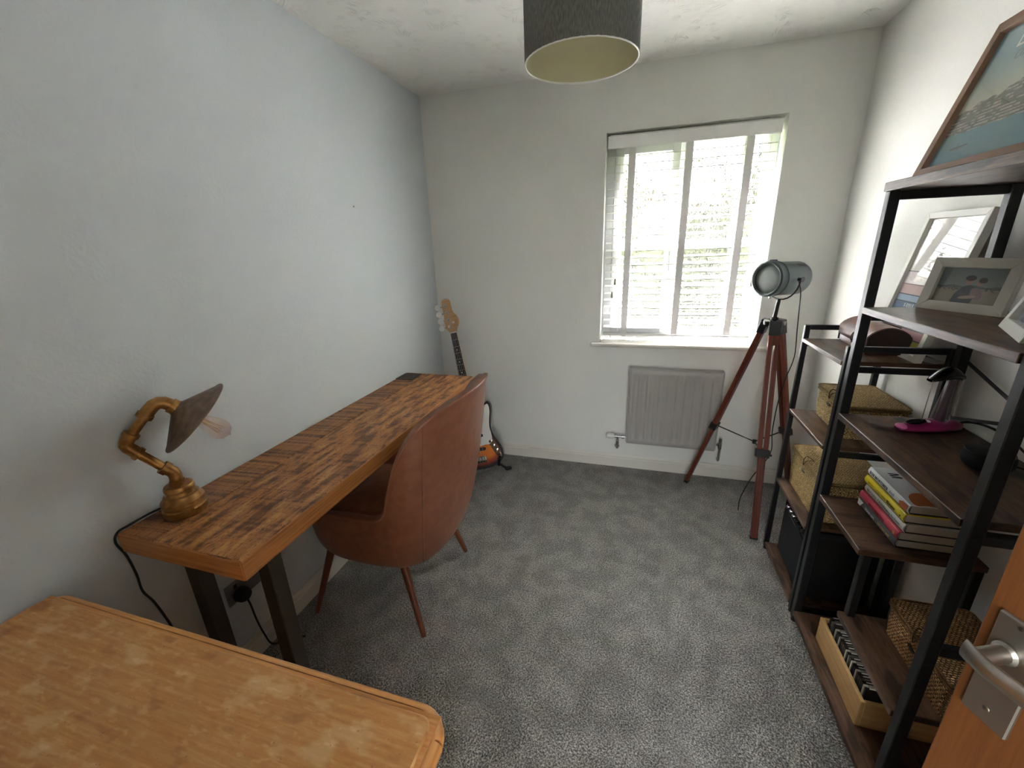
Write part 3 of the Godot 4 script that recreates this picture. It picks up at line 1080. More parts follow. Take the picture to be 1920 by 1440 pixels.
func chair() -> void:
	# winged tub chair facing the desk; u towards the back, v up, w sideways
	var c0 := Vector3(0.33, 0, 1.315)
	var t := thing("tub_chair", "brown leather winged tub chair on tapered wooden legs, pushed under the desk", "chair", c0)
	var near := [Vector3(-0.285, 0.46, 0.0), Vector3(-0.275, 0.465, 0.12), Vector3(-0.235, 0.49, 0.225), Vector3(-0.13, 0.53, 0.285), Vector3(0.02, 0.55, 0.308), Vector3(0.15, 0.562, 0.316), Vector3(0.205, 0.60, 0.320), Vector3(0.235, 0.69, 0.320), Vector3(0.278, 0.80, 0.318), Vector3(0.325, 0.885, 0.306), Vector3(0.375, 0.945, 0.275), Vector3(0.425, 0.982, 0.215), Vector3(0.462, 1.0, 0.12), Vector3(0.476, 1.005, 0.0)]
	var loop := near.duplicate()
	for i in range(near.size() - 2, 0, -1):
		loop.append(Vector3(near[i].x, near[i].y, -near[i].z))
	var rim := smooth_loop(loop, 4)
	var n := rim.size()
	var rows := []
	var inner := []
	for i in n:
		var p: Vector3 = rim[i]
		# where this column meets the underside
		var a := atan2(p.z, p.x - 0.02)
		var fore: float = clampf((p.x + 0.28) / 0.76, 0.0, 1.0)
		var base := Vector3(0.02 + 0.27 * signf(cos(a)) * pow(absf(cos(a)), 0.75), 0.285, 0.235 * signf(sin(a)) * pow(absf(sin(a)), 0.7))
		var belly := Vector3(lerpf(base.x, p.x, 0.30) + (0.028 if p.x > 0.2 else -0.015), 0.40, lerpf(base.z, p.z, 0.85) * 1.06)
		var col := PackedVector3Array()
		for k in 13:
			var s := k / 12.0
			var q0 := p
			var q1 := Vector3(lerpf(p.x, belly.x, 0.5), lerpf(p.y, 0.40, 0.5), lerpf(p.z, belly.z, 0.5) * 1.0)
			var q := q0 * pow(1 - s, 3) + q1 * 3 * s * pow(1 - s, 2) + Vector3(belly.x, 0.31, belly.z) * 3 * s * s * (1 - s) + base * pow(s, 3)
			col.append(c0 + q)
		for k in 3:
			col.append(c0 + Vector3(0.02, 0.278, 0).lerp(Vector3(base.x, 0.282, base.z), 0.8 - 0.4 * k))
		rows.append(col)
		# inside face
		var to_mid := Vector3(0.03 - p.x, 0, -p.z).normalized()
		var th := 0.055
		var ic := PackedVector3Array()
		var foot := Vector3(0.02, 0.43, 0) + Vector3(base.x - 0.02, 0, base.z) * 0.86
		var lip := p + to_mid * th * 0.5 + Vector3(0, 0.006, 0)
		var lip2 := p + to_mid * th + Vector3(0, -0.015, 0)
		for q in [p, lip, lip2]:
			ic.append(c0 + q)
		for k in range(1, 8):
			var s := k / 7.0
			ic.append(c0 + lip2 * pow(1 - s, 2) + (Vector3(foot.x, lerpf(lip2.y, 0.43, 0.35), foot.z) * 0.5 + lip2 * 0.5) * 2 * s * (1 - s) + foot * s * s)
		inner.append(ic)
	var m := MB.new()
	m.sheet(rows, true, false, 1)
	part("outer_shell", m, M.leather, t)
	m = MB.new()
	m.sheet(inner, true, false, 1)
	m.flip(0)
	part("inner_upholstery", m, M.leather, t)
	m = MB.new()
	var pp := []
	for p in rim:
		pp.append(c0 + p + Vector3(0, 0.002, 0))
	m.tube(pp, 0.0055, 8, true)
	part("piping", m, M.leather, t)
	# seams of the outer back panel
	for sg in [1, -1]:
		m = MB.new()
		var sp := []
		var ci: int = 0
		for i in n:
			if absf(rim[i].z - sg * 0.295) < 0.02 and rim[i].x > 0.28:
				ci = i
		for k in 11:
			sp.append(rows[ci][k])
		m.tube(sp, 0.0035, 6)
		part("seam", m, M.leather, t)
	# seat cushion
	m = MB.new()
	var cu := []
	for k in 7:
		var th := PI * k / 6.0
		var ring := PackedVector3Array()
		for q in 40:
			var a := TAU * q / 40
			var e := 0.6
			var sx := signf(cos(a)) * pow(absf(cos(a)), e); var sz := signf(sin(a)) * pow(absf(sin(a)), e)
			var r := pow(sin(th), 0.3) if k > 0 and k < 6 else 0.0
			ring.append(c0 + Vector3(-0.03 + 0.225 * sx * r, 0.455 + 0.05 * cos(th), 0.222 * sz * r))
		cu.append(ring)
	m.sheet(cu, false, true)
	part("seat_cushion", m, M.leather, t)
	for f in [[Vector3(0.607, 0, 1.591), Vector3(0.50, 0.30, 1.515)], [Vector3(0.580, 0, 1.081), Vector3(0.50, 0.30, 1.135)], [Vector3(0.09, 0, 1.605), Vector3(0.155, 0.30, 1.51)], [Vector3(0.075, 0, 1.075), Vector3(0.155, 0.30, 1.13)]]:
		m = MB.new()
		m.tube([f[0], f[0].lerp(f[1], 0.03), f[0].lerp(f[1], 0.5), f[1]], [0.009, 0.011, 0.014, 0.018], 14)
		part("leg", m, M.chair_leg, t)

func radiator() -> void:
	var t := thing("radiator", "grey panel radiator with vertical flutes below the window", "radiator", Vector3(1.615, 0.21, 0.05))
	var x0 := 1.345; var x1 := 1.89; var y0 := 0.214; var y1 := 0.738
	# pressed front panel
	var rows := []
	var ny := 30; var nx := 121
	var nf := 10
	for j in ny + 1:
		var row := PackedVector3Array()
		var yy: float
		yy = lerpf(y0, y1, j / float(ny))
		for i in nx + 1:
			var u := i / float(nx)
			var ph := (u - 0.03) / 0.94 * nf
			var f := 0.0
			if ph > 0 and ph < nf:
				var w := absf(ph - floorf(ph) - 0.5) * 2.0
				f = smoothstep(0.75, 0.40, w)
			var v := (yy - y0) / (y1 - y0)
			f *= smoothstep(0.075, 0.105, v) * smoothstep(0.925, 0.895, v)
			var edge := smoothstep(0.0, 0.012, minf(minf(u, 1.0 - u) * 1.0, minf(v, 1.0 - v)))
			row.append(Vector3(lerpf(x0, x1, u), yy, 0.074 - 0.009 * f - 0.008 * (1.0 - edge)))
		rows.append(row)
	var m := MB.new()
	m.sheet(rows)
	if true:
		# face the room
		var nrm := (m.v[1] - m.v[0]).cross(m.v[2] - m.v[0])
		if nrm.z > 0: m.flip(0)
	part("front_panel", m, M.radiator, t)
	m = MB.new()
	m.span(Vector3(x0, y0, 0.030), Vector3(x1, y1, 0.064), 0.004)
	part("back_panel", m, M.radiator, t)
	m = MB.new()
	m.span(Vector3(x0 - 0.003, y1 - 0.004, 0.026), Vector3(x1 + 0.003, y1 + 0.005, 0.072), 0.002)
	part("top_grille", m, M.radiator, t)
	for x in [x0 - 0.002, x1 + 0.002]:
		m = MB.new()
		m.span(Vector3(x - 0.003, y0 + 0.01, 0.028), Vector3(x + 0.003, y1 - 0.006, 0.070), 0.001)
		part("side_panel", m, M.radiator, t)
	for x in [1.46, 1.77]:
		m = MB.new()
		m.span(Vector3(x - 0.015, y0 + 0.06, 0.0), Vector3(x + 0.015, y1 - 0.06, 0.031), 0.001)
		part("wall_bracket", m, M.radiator, t)
	# thermostatic valve
	var X := Basis(Vector3(0, -1, 0), Vector3(1, 0, 0), Vector3(0, 0, 1))   # lathe axis along x
	var v := Node3D.new()
	m = MB.new()
	m.lathe([Vector2(0, 1.210), Vector2(0.012, 1.210), Vector2(0.016, 1.214), Vector2(0.019, 1.235), Vector2(0.0195, 1.262), Vector2(0.016, 1.266), Vector2(0, 1.266)], 20, Transform3D(X, Vector3(0, 0.250, 0.05)))
	part("valve_head", m, M.white_plastic, t)
	m = MB.new()
	m.lathe([Vector2(0, 1.264), Vector2(0.012, 1.264), Vector2(0.012, 1.285), Vector2(0.009, 1.288), Vector2(0.009, 1.310), Vector2(0.013, 1.312), Vector2(0.013, 1.328), Vector2(0.008, 1.33), Vector2(0.008, 1.35), Vector2(0, 1.35)], 16, Transform3D(X, Vector3(0, 0.250, 0.05)))
	m.lathe([Vector2(0, 0.20), Vector2(0.011, 0.20), Vector2(0.011, 0.222), Vector2(0.008, 0.225), Vector2(0.008, 0.25), Vector2(0, 0.25)], 16, Transform3D(Basis(), Vector3(1.287, 0, 0.05)))
	part("valve_body", m, M.chrome, t)
	m = MB.new()
	m.tube([Vector3(1.287, 0.21, 0.05), Vector3(1.287, 0.175, 0.05), Vector3(1.286, 0.163, 0.045), Vector3(1.284, 0.158, 0.03), Vector3(1.284, 0.158, -0.005)], 0.0075, 10)
	m.lathe([Vector2(0.0, 0.0), Vector2(0.017, 0.0), Vector2(0.013, 0.006), Vector2(0, 0.006)], 16, Transform3D(Basis(Vector3(1, 0, 0), Vector3(0, 0, 1), Vector3(0, -1, 0)), Vector3(1.284, 0.158, 0.001)))
	part("pipe", m, M.nickel, t)
	# lockshield and its pipe to the floor
	m = MB.new()
	m.lathe([Vector2(0, 1.885), Vector2(0.008, 1.885), Vector2(0.008, 1.905), Vector2(0.012, 1.907), Vector2(0.012, 1.918), Vector2(0, 1.918)], 16, Transform3D(X, Vector3(0, 0.255, 0.05)))
	m.lathe([Vector2(0, 0.225), Vector2(0.010, 0.225), Vector2(0.011, 0.24), Vector2(0.011, 0.27), Vector2(0.008, 0.272), Vector2(0.010, 0.285), Vector2(0.007, 0.302), Vector2(0, 0.304)], 16, Transform3D(Basis(), Vector3(1.922, 0, 0.05)))
	part("lockshield_valve", m, M.chrome, t)
	m = MB.new()
	m.tube([Vector3(1.922, 0.23, 0.05), Vector3(1.922, 0.15, 0.05), Vector3(1.922, 0.14, 0.042), Vector3(1.922, 0.135, 0.03), Vector3(1.922, 0.135, -0.005)], 0.0075, 10)
	part("pipe", m, M.nickel, t)

# one bookcase: posts at the corners, side rails, boards
func shelves() -> void:
	var fx := 2.048; var bx := 2.350
	var t := thing("bookcase", "tall black steel and dark wood bookcase holding frames, books and baskets", "bookcase", Vector3(2.2, 0, 1.44))
	var m: MB
	var z0 := 1.113; var z1 := 1.765; var p := 0.027
	for z in [z0, z1 - p]:
		for x in [fx, bx - p]:
			m = MB.new()
			m.span(Vector3(x, 0.012, z), Vector3(x + p, 1.617, z + p), 0.002)
			var po := part("post", m, M.black_steel, t)
			m = MB.new()
			m.lathe([Vector2(0, 0), Vector2(0.013, 0), Vector2(0.013, 0.008), Vector2(0.008, 0.012), Vector2(0, 0.012)], 14, Transform3D(Basis(), Vector3(x + p / 2, 0, z + p / 2)))
			part("levelling_foot", m, M.black_plastic, po)
		for y in [1.604, 1.252, 0.894, 0.028]:
			m = MB.new()
			m.span(Vector3(fx + p, y - 0.012, z + 0.003), Vector3(bx - p, y + 0.012, z + p - 0.003), 0.002)
			part("side_rail", m, M.black_steel, t)
	m = MB.new()
	m.span(Vector3(fx + p, 0.574, z1 - p + 0.003), Vector3(bx - p, 0.598, z1 - 0.003), 0.002)
	part("side_rail", m, M.black_steel, t)
	# socket bolts on the near front post
	for y in [0.55, 0.62, 0.90, 1.26]:
		m = MB.new()
		m.lathe([Vector2(0, 0), Vector2(0.006, 0), Vector2(0.005, 0.003), Vector2(0.003, 0.0032), Vector2(0, 0.001)], 12, Transform3D(Basis(Vector3(1, 0, 0), Vector3(0, 0, 1), Vector3(0, -1, 0)), Vector3(fx + p / 2, y, z1)))
		part("bolt", m, M.black_plastic, t)
	# boards: top, three full, two half-width with their own uprights
	for b in [[1.617, 1.641, z0, z1], [1.264, 1.284, z0 + p + 0.001, z1 - p - 0.001], [0.906, 0.926, z0 + p + 0.001, z1 - p - 0.001], [0.040, 0.060, z0 + p + 0.001, z1 - p - 0.001], [0.586, 0.606, z0 + p + 0.001, 1.442], [0.330, 0.350, 1.420, z1 - p - 0.001]]:
		m = MB.new()
		m.uo = Vector2(rng.randf() * 3.0, rng.randf())
		var wide: bool = b[0] > 1.6
		m.span(Vector3(fx - 0.004 if not wide else fx - 0.006, b[0], b[2]), Vector3(bx, b[1], b[3]), 0.0015)
		part("shelf_board", m, M.shelf_wood, t)
	for x in [fx + 0.012, bx - p]:
		m = MB.new()
		m.span(Vector3(x, 0.351, 1.420), Vector3(x + 0.022, 0.586, 1.442), 0.002)
		part("short_upright", m, M.black_steel, t)
	# crossed tie bars at the back
	for d in [[Vector3(2.343, 1.12, z0 + p), Vector3(2.343, 0.935, z1 - p)], [Vector3(2.338, 0.935, z0 + p), Vector3(2.338, 1.12, z1 - p)]]:
		m = MB.new()
		m.bar(d[0], d[1], 0.004, 0.010, Vector3.UP, 0.0008)
		part("tie_bar", m, M.black_steel, t)
	# low bookcase by the window wall
	var u := thing("bookcase", "low black steel and dark wood bookcase holding lidded baskets and a black amplifier", "bookcase", Vector3(2.2, 0, 0.88))
	z0 = 0.672; z1 = 1.090; p = 0.020
	fx = 2.052
	for z in [z0, z1 - p]:
		for x in [fx, bx - p]:
			m = MB.new()
			m.span(Vector3(x, 0.010, z), Vector3(x + p, 1.145, z + p), 0.002)
			var po := part("post", m, M.black_steel, u)
			m = MB.new()
			m.lathe([Vector2(0, 0), Vector2(0.010, 0), Vector2(0.010, 0.007), Vector2(0.006, 0.010), Vector2(0, 0.010)], 14, Transform3D(Basis(), Vector3(x + p / 2, 0, z + p / 2)))
			part("levelling_foot", m, M.black_plastic, po)
		for y in [1.135, 1.064, 0.742, 0.389, 0.020]:
			m = MB.new()
			m.span(Vector3(fx + p, y - 0.010, z + 0.002), Vector3(bx - p, y + 0.010, z + p - 0.002), 0.002)
			part("side_rail", m, M.black_steel, u)
	for y in [1.074, 0.752, 0.399, 0.030]:
		m = MB.new()
		m.uo = Vector2(rng.randf() * 3.0, rng.randf())
		m.span(Vector3(fx - 0.003, y, z0 + p + 0.001), Vector3(bx, y + 0.015, z1 - p - 0.001), 0.0015)
		part("shelf_board", m, M.shelf_wood, u)

func tripod_lamp() -> void:
	var apex := Vector3(2.045, 1.085, 0.285)
	var t := thing("tripod_lamp", "grey metal spotlight lamp on a tall mahogany tripod beside the low bookcase", "floor lamp", Vector3(2.045, 0, 0.285))
	var m: MB
	var feet := [Vector3(1.739, 0, 0.115), Vector3(2.02, 0, 0.625), Vector3(2.325, 0, 0.12)]
	for f in feet:
		var out: Vector3 = (f - Vector3(apex.x, 0, apex.z)).normalized()
		var top: Vector3 = apex + out * 0.035
		var side := Vector3.UP.cross(out).normalized()
		var leg := Node3D.new()
		# outer pair of slats, then the sliding lower slat
		var k := 0.60
		var mid := top.lerp(f, k)
		m = MB.new()
		for sg in [-1.0, 1.0]:
			m.bar(top + side * sg * 0.0145, mid + side * sg * 0.0145, 0.020, 0.026, out, 0.002)
		m.bar(top, top.lerp(f, 0.10), 0.012, 0.024, out, 0.001)
		m.bar(top.lerp(f, k - 0.03), mid, 0.012, 0.024, out, 0.001)
		var lg := part("leg", m, M.mahogany, t)
		m = MB.new()
		m.bar(top.lerp(f, k - 0.02), f + Vector3(0, 0.006, 0), 0.034, 0.022, out, 0.002)
		part("lower_leg", m, M.mahogany, lg)
		m = MB.new()
		m.bar(top.lerp(f, 0.985), f + Vector3(0, 0.001, 0), 0.037, 0.025, out, 0.002)
		part("rubber_foot", m, M.black_plastic, lg)
		m = MB.new()
		m.bar(top.lerp(f, k - 0.025), top.lerp(f, k + 0.012), 0.062, 0.038, out, 0.002)
		m.tube([top.lerp(f, k) + side * 0.03, top.lerp(f, k) + side * 0.044], 0.006, 10)
		part("clamp", m, M.black_steel, lg)
		m = MB.new()
		m.bar(top - out * 0.0 + Vector3(0, 0.012, 0), top.lerp(f, 0.055), 0.056, 0.034, out, 0.002)
		part("leg_cap", m, M.black_steel, lg)
		m = MB.new()
		m.tube([top.lerp(f, k - 0.01) - out * 0.01, Vector3(apex.x, 0.405, apex.z)], 0.0035, 8)
		part("spreader", m, M.black_steel, t)
	m = MB.new()
	m.lathe([Vector2(0, 1.060), Vector2(0.030, 1.060), Vector2(0.052, 1.075), Vector2(0.052, 1.094), Vector2(0.046, 1.099), Vector2(0.020, 1.102), Vector2(0.016, 1.112), Vector2(0, 1.112)], 28, Transform3D(Basis(), Vector3(apex.x, 0, apex.z)))
	part("tripod_head", m, M.black_gloss, t)
	m = MB.new()
	m.tube([Vector3(apex.x, 0.395, apex.z), Vector3(apex.x, 0.415, apex.z)], 0.010, 12)
	part("spreader_hub", m, M.black_steel, t)
	m = MB.new()
	m.tube([Vector3(apex.x, 1.105, apex.z), Vector3(apex.x + 0.006, 1.205, apex.z + 0.002)], [0.0105, 0.0085], 14)
	part("stem", m, M.black_gloss, t)
	# head: a drum that looks towards the desk
	var ax := Vector3(-0.80, 0.03, 0.60).normalized()
	var c := Vector3(2.052, 1.305, 0.288)
	var sd := Vector3.UP.cross(ax).normalized()
	var bs := Basis(sd, ax, sd.cross(ax))
	var xf := Transform3D(bs, c)
	var r := 0.081
	m = MB.new()
	m.lathe([Vector2(0, -0.108), Vector2(r - 0.022, -0.108), Vector2(r - 0.006, -0.101), Vector2(r, -0.086), Vector2(r, 0.060), Vector2(r + 0.003, 0.061), Vector2(r + 0.003, 0.066), Vector2(r, 0.067), Vector2(r, 0.088)], 40, xf)
	var hd := part("drum", m, M.lamp_grey, t)
	m = MB.new()
	m.lathe([Vector2(r - 0.012, 0.095), Vector2(r - 0.012, 0.108), Vector2(r - 0.004, 0.114), Vector2(r + 0.004, 0.110), Vector2(r + 0.005, 0.088), Vector2(r + 0.001, 0.086)], 40, xf)
	part("lens_ring", m, M.lamp_grey, hd)
	m = MB.new()
	m.lathe([Vector2(0, 0.1035), Vector2(r * 0.5, 0.102), Vector2(r - 0.010, 0.098), Vector2(r - 0.010, 0.094), Vector2(0, 0.094)], 40, xf, 3.0)
	part("lens", m, M.lamp_lens, hd)
	# little cap on top, vents, tilt knobs
	m = MB.new()
	m.box(c + ax * 0.083 + Vector3(0, r + 0.004, 0), Vector3(0.020, 0.012, 0.036), Basis(sd, Vector3.UP, ax).orthonormalized(), 0.003)
	part("catch", m, M.lamp_grey, hd)
	for i in 5:
		m = MB.new()
		var a := 0.95
		var dirv := (sd * -cos(a) + sd.cross(ax) * -0.0 + Vector3.UP * sin(a)).normalized()
		var base := c - ax * (0.045 + 0.012 * i)
		m.box(c - ax * (0.030 + 0.011 * i) + (sd * cos(a) + Vector3.UP * sin(a)) * (r - 0.0005), Vector3(0.018, 0.002, 0.004), Basis(-sd * sin(a) + Vector3.UP * cos(a), (sd * cos(a) + Vector3.UP * sin(a)), ax).orthonormalized(), 0.0)
		part("vent_slot", m, M.black_plastic, hd)
	# yoke: a half hoop under the drum
	m = MB.new()
	var yk := []
	for k in 15:
		var a := PI * k / 14.0
		yk.append(c + sd * cos(a) * (r + 0.012) + Vector3(0, -sin(a) * (r + 0.022), 0))
	m.tube(yk, 0.004, 8)
	part("yoke", m, M.black_steel, t)
	for sg in [-1, 1]:
		m = MB.new()
		m.tube([c + sd * sg * (r - 0.002), c + sd * sg * (r + 0.016), c + sd * sg * (r + 0.022)], [0.008, 0.008, 0.013], 12)
		part("tilt_knob", m, M.black_steel, t)
	m = MB.new()
	m.tube([c + ax * 0.07 - Vector3(0, r, 0), c + ax * 0.07 - Vector3(0, r + 0.016, 0)], 0.006, 12)
	part("lens_screw", m, M.chrome, hd)
	m = MB.new()
	var e := c + sd * (r + 0.004) - Vector3(0, 0.01, 0)
	m.tube(smooth_loop([e, e + Vector3(0.012, -0.05, 0.01), Vector3(2.13, 1.16, 0.34), Vector3(2.135, 1.05, 0.35), Vector3(2.145, 0.92, 0.345), Vector3(2.12, 0.80, 0.355), Vector3(2.10, 0.66, 0.37), Vector3(2.105, 0.5, 0.35), Vector3(2.12, 0.36, 0.33), Vector3(2.03, 0.24, 0.40), Vector3(1.985, 0.12, 0.42), Vector3(1.985, 0.03, 0.41), Vector3(2.0, 0.004, 0.36)], 5, false), 0.0026, 7)
	part("cord", m, M.black_plastic, t)

func desk_lamp() -> void:
	var B := Vector3(0.09, 0.777, 1.965)
	var h := Vector3(0.6, 0, -0.8)
	var t := thing("pipe_lamp", "aged brass pipe table lamp with a cone shade and bare filament bulb on the desk", "table lamp", B)
	var P := func(a: float, b: float) -> Vector3: return B + h * a + Vector3(0, b, 0)
	var m := MB.new()
	m.lathe([Vector2(0, 0), Vector2(0.054, 0), Vector2(0.056, 0.004), Vector2(0.056, 0.020), Vector2(0.052, 0.024), Vector2(0.052, 0.030), Vector2(0.055, 0.034), Vector2(0.054, 0.044), Vector2(0.046, 0.052), Vector2(0.044, 0.060), Vector2(0.038, 0.064), Vector2(0.036, 0.070), Vector2(0.036, 0.074), Vector2(0.038, 0.076), Vector2(0.038, 0.084), Vector2(0.035, 0.090), Vector2(0.020, 0.093), Vector2(0.020, 0.096), Vector2(0, 0.096)], 48, Transform3D(Basis(), B))
	part("base", m, M.brass_aged, t)
	m = MB.new()
	var front := (Vector3(1.37, 0, 2.7) - Vector3(B.x, 0, B.z)).normalized()
	m.box(B + front.rotated(Vector3.UP, 0.25) * 0.0555 + Vector3(0, 0.018, 0), Vector3(0.008, 0.026, 0.004), Basis(Vector3.UP, 0).looking_at(-front.rotated(Vector3.UP, 0.25)), 0.001)
	part("switch", m, M.brass_aged, t)
	var r := 0.0125
	m = MB.new()
	m.lathe([Vector2(0, 0.094), Vector2(0.018, 0.094), Vector2(0.019, 0.098), Vector2(0.019, 0.104), Vector2(0.0165, 0.106), Vector2(0.0165, 0.112), Vector2(0, 0.112)], 24, Transform3D(Basis(), B))
	m.tube([P.call(0, 0.108), P.call(0, 0.122), P.call(-0.003, 0.133), P.call(-0.010, 0.141), P.call(-0.018, 0.149)], 0.0165, 18)
	m.tube([P.call(-0.012, 0.143), P.call(-0.022, 0.1555)], 0.0195, 18)
	part("lower_elbow", m, M.brass_aged, t)
	var e2: Vector3 = P.call(-0.079, 0.243)
	m = MB.new()
	m.tube([P.call(-0.016, 0.148), P.call(-0.071, 0.226)], r, 18)
	part("lower_pipe", m, M.brass_aged, t)
	m = MB.new()
	m.tube([P.call(-0.062, 0.213), P.call(-0.070, 0.225), P.call(-0.077, 0.235), P.call(-0.079, 0.243), P.call(-0.0775, 0.251), P.call(-0.071, 0.260), P.call(-0.064, 0.268)], 0.0165, 18)
	m.tube([P.call(-0.058, 0.2075), P.call(-0.064, 0.216)], 0.0195, 18)
	m.tube([P.call(-0.066, 0.2655), P.call(-0.059, 0.2735)], 0.0195, 18)
	part("middle_elbow", m, M.brass_aged, t)
	m = MB.new()
	m.tube([P.call(-0.066, 0.265), P.call(-0.016, 0.322)], r, 18)
	part("upper_pipe", m, M.brass_aged, t)
	m = MB.new()
	m.tube([P.call(-0.021, 0.3165), P.call(-0.009, 0.330), P.call(0.002, 0.340), P.call(0.014, 0.3445), P.call(0.026, 0.342), P.call(0.036, 0.334), P.call(0.044, 0.325)], 0.0175, 18)
	m.tube([P.call(-0.026, 0.311), P.call(-0.018, 0.320)], 0.0205, 18)
	m.tube([P.call(0.038, 0.3315), P.call(0.047, 0.322)], 0.0215, 18)
	part("upper_elbow", m, M.brass_aged, t)
	# shade: shallow cone about its slanted axis
	var a2 := (h * 0.68 + Vector3(0, -0.735, 0)).normalized()
	var sd := a2.cross(Vector3(0.8, 0, 0.6)).normalized()
	var xf := Transform3D(Basis(sd, a2, sd.cross(a2)), P.call(0.047, 0.322))
	m = MB.new()
	m.lathe([Vector2(0.016, -0.002), Vector2(0.022, 0.0), Vector2(0.025, 0.004), Vector2(0.110, 0.050), Vector2(0.117, 0.0525), Vector2(0.117, 0.0545), Vector2(0.109, 0.0525), Vector2(0.024, 0.0065), Vector2(0.016, 0.002), Vector2(0.016, -0.002)], 56, xf)
	part("shade", m, M.shade_bronze, t)
	m = MB.new()
	m.lathe([Vector2(0, 0.0), Vector2(0.0155, 0.0), Vector2(0.0155, 0.046), Vector2(0.012, 0.05), Vector2(0, 0.05)], 20, xf)
	part("bulb_holder", m, M.brass_aged, t)
	m = MB.new()
	m.lathe([Vector2(0.0125, 0.048), Vector2(0.0135, 0.058), Vector2(0.020, 0.080), Vector2(0.0275, 0.105), Vector2(0.0305, 0.122), Vector2(0.029, 0.136), Vector2(0.022, 0.148), Vector2(0.010, 0.1545), Vector2(0.004, 0.157), Vector2(0.0025, 0.160), Vector2(0, 0.161)], 32, xf, 3.0)
	var bl := part("bulb", m, M.bulb_amber, t)
	m = MB.new()
	m.lathe([Vector2(0, 0.05), Vector2(0.006, 0.05), Vector2(0.004, 0.075), Vector2(0.0025, 0.12), Vector2(0, 0.12)], 12, xf)
	part("filament_stem", m, M.shade_lining, bl)
	for k in 6:
		m = MB.new()
		var an := TAU * k / 6
		m.tube([xf * Vector3(0.004 * cos(an), 0.07, 0.004 * sin(an)), xf * Vector3(0.012 * cos(an), 0.128, 0.012 * sin(an)), xf * Vector3(0.012 * cos(an + 0.5), 0.132, 0.012 * sin(an + 0.5)), xf * Vector3(0.005 * cos(an + 0.5), 0.074, 0.005 * sin(an + 0.5))], 0.0006, 5)
		part("filament", m, M.brass_aged, bl)
	# flex: out of the base, off the end of the desk, down the wall
	m = MB.new()
	m.tube([B + Vector3(-0.05, 0.014, 0.012), B + Vector3(-0.068, 0.013, 0.017)], 0.006, 10)
	m.tube(smooth_loop([B + Vector3(-0.06, 0.013, 0.015), B + Vector3(-0.072, 0.012, 0.05), Vector3(0.010, 0.784, 2.07), Vector3(0.009, 0.781, 2.098), Vector3(0.008, 0.755, 2.110), Vector3(0.008, 0.70, 2.098), Vector3(0.008, 0.63, 2.093), Vector3(0.008, 0.57, 2.094), Vector3(0.008, 0.51, 2.078), Vector3(0.008, 0.41, 2.062), Vector3(0.012, 0.30, 2.05), Vector3(0.022, 0.14, 2.02), Vector3(0.03, 0.01, 1.95), Vector3(0.034, 0.004, 1.86)], 5, false), 0.0033, 8)
	part("cord", m, M.black_plastic, t)

func pendant() -> void:
	var c := Vector3(1.19, 0, 1.42)
	var t := thing("pendant_lamp", "grey linen drum pendant shade with pale lining hanging from the ceiling", "pendant lamp", Vector3(c.x, 2.4, c.z))
	var xf := Transform3D(Basis(), c)
	var r := 0.1465
	var y0 := 1.949; var y1 := 2.16
	var m := MB.new()
	m.lathe([Vector2(r - 0.001, y0), Vector2(r, y0 + 0.001), Vector2(r, y1 - 0.001), Vector2(r - 0.001, y1)], 72, xf)
	_reface(m, c, true)
	part("shade", m, M.linen_grey, t)
	m = MB.new()
	m.lathe([Vector2(r - 0.0012, y0 + 0.0005), Vector2(r - 0.0024, y0 + 0.002), Vector2(r - 0.0024, y1 - 0.002), Vector2(r - 0.0012, y1 - 0.0005)], 72, xf)
	_reface(m, c, false)
	part("lining", m, M.shade_lining, t)
	m = MB.new()
	var ring := []
	for k in 48:
		ring.append(c + Vector3(cos(TAU * k / 48) * (r - 0.002), y0 + 0.001, sin(TAU * k / 48) * (r - 0.002)))
	m.tube(ring, 0.0022, 6, true)
	part("rim_wire", m, M.white_plastic, t)
	m = MB.new()
	var sa := 2.25
	m.box(c + Vector3(cos(sa) * (r - 0.004), (y0 + y1) / 2, sin(sa) * (r - 0.004)), Vector3(0.002, y1 - y0 - 0.006, 0.012), Basis(Vector3.UP, -sa), 0.0005)
	part("lining_seam", m, M.shade_lining, t)
	for k in 3:
		m = MB.new()
		var a := TAU * k / 3.0 + 0.4
		m.tube([c + Vector3(0.02 * cos(a), y1 - 0.03, 0.02 * sin(a)), c + Vector3((r - 0.003) * cos(a), y1 - 0.004, (r - 0.003) * sin(a))], 0.0016, 6)
		part("spoke", m, M.white_plastic, t)
	m = MB.new()
	m.lathe([Vector2(0, y1 - 0.075), Vector2(0.017, y1 - 0.075), Vector2(0.022, y1 - 0.04), Vector2(0.022, y1 - 0.02), Vector2(0.012, y1), Vector2(0.006, y1 + 0.02), Vector2(0, y1 + 0.02)], 20, xf)
	part("lamp_holder", m, M.white_plastic, t)
	m = MB.new()
	m.tube([c + Vector3(0, y1, 0), c + Vector3(0, 2.385, 0)], 0.0035, 8)
	part("flex", m, M.white_plastic, t)
	m = MB.new()
	m.lathe([Vector2(0, 2.365), Vector2(0.008, 2.365), Vector2(0.035, 2.375), Vector2(0.045, 2.385), Vector2(0.046, 2.3995), Vector2(0, 2.3995)], 24, xf)
	part("ceiling_rose", m, M.white_plastic, t)

func _reface(m: MB, c: Vector3, outward: bool) -> void:
	for i in range(0, m.v.size(), 3):
		var n := -(m.v[i + 1] - m.v[i]).cross(m.v[i + 2] - m.v[i])
		var o := m.v[i] - Vector3(c.x, m.v[i].y, c.z)
		if (n.dot(o) > 0.0) != outward:
			var a := m.v[i + 1]; m.v[i + 1] = m.v[i + 2]; m.v[i + 2] = a
			var b := m.t[i + 1]; m.t[i + 1] = m.t[i + 2]; m.t[i + 2] = b

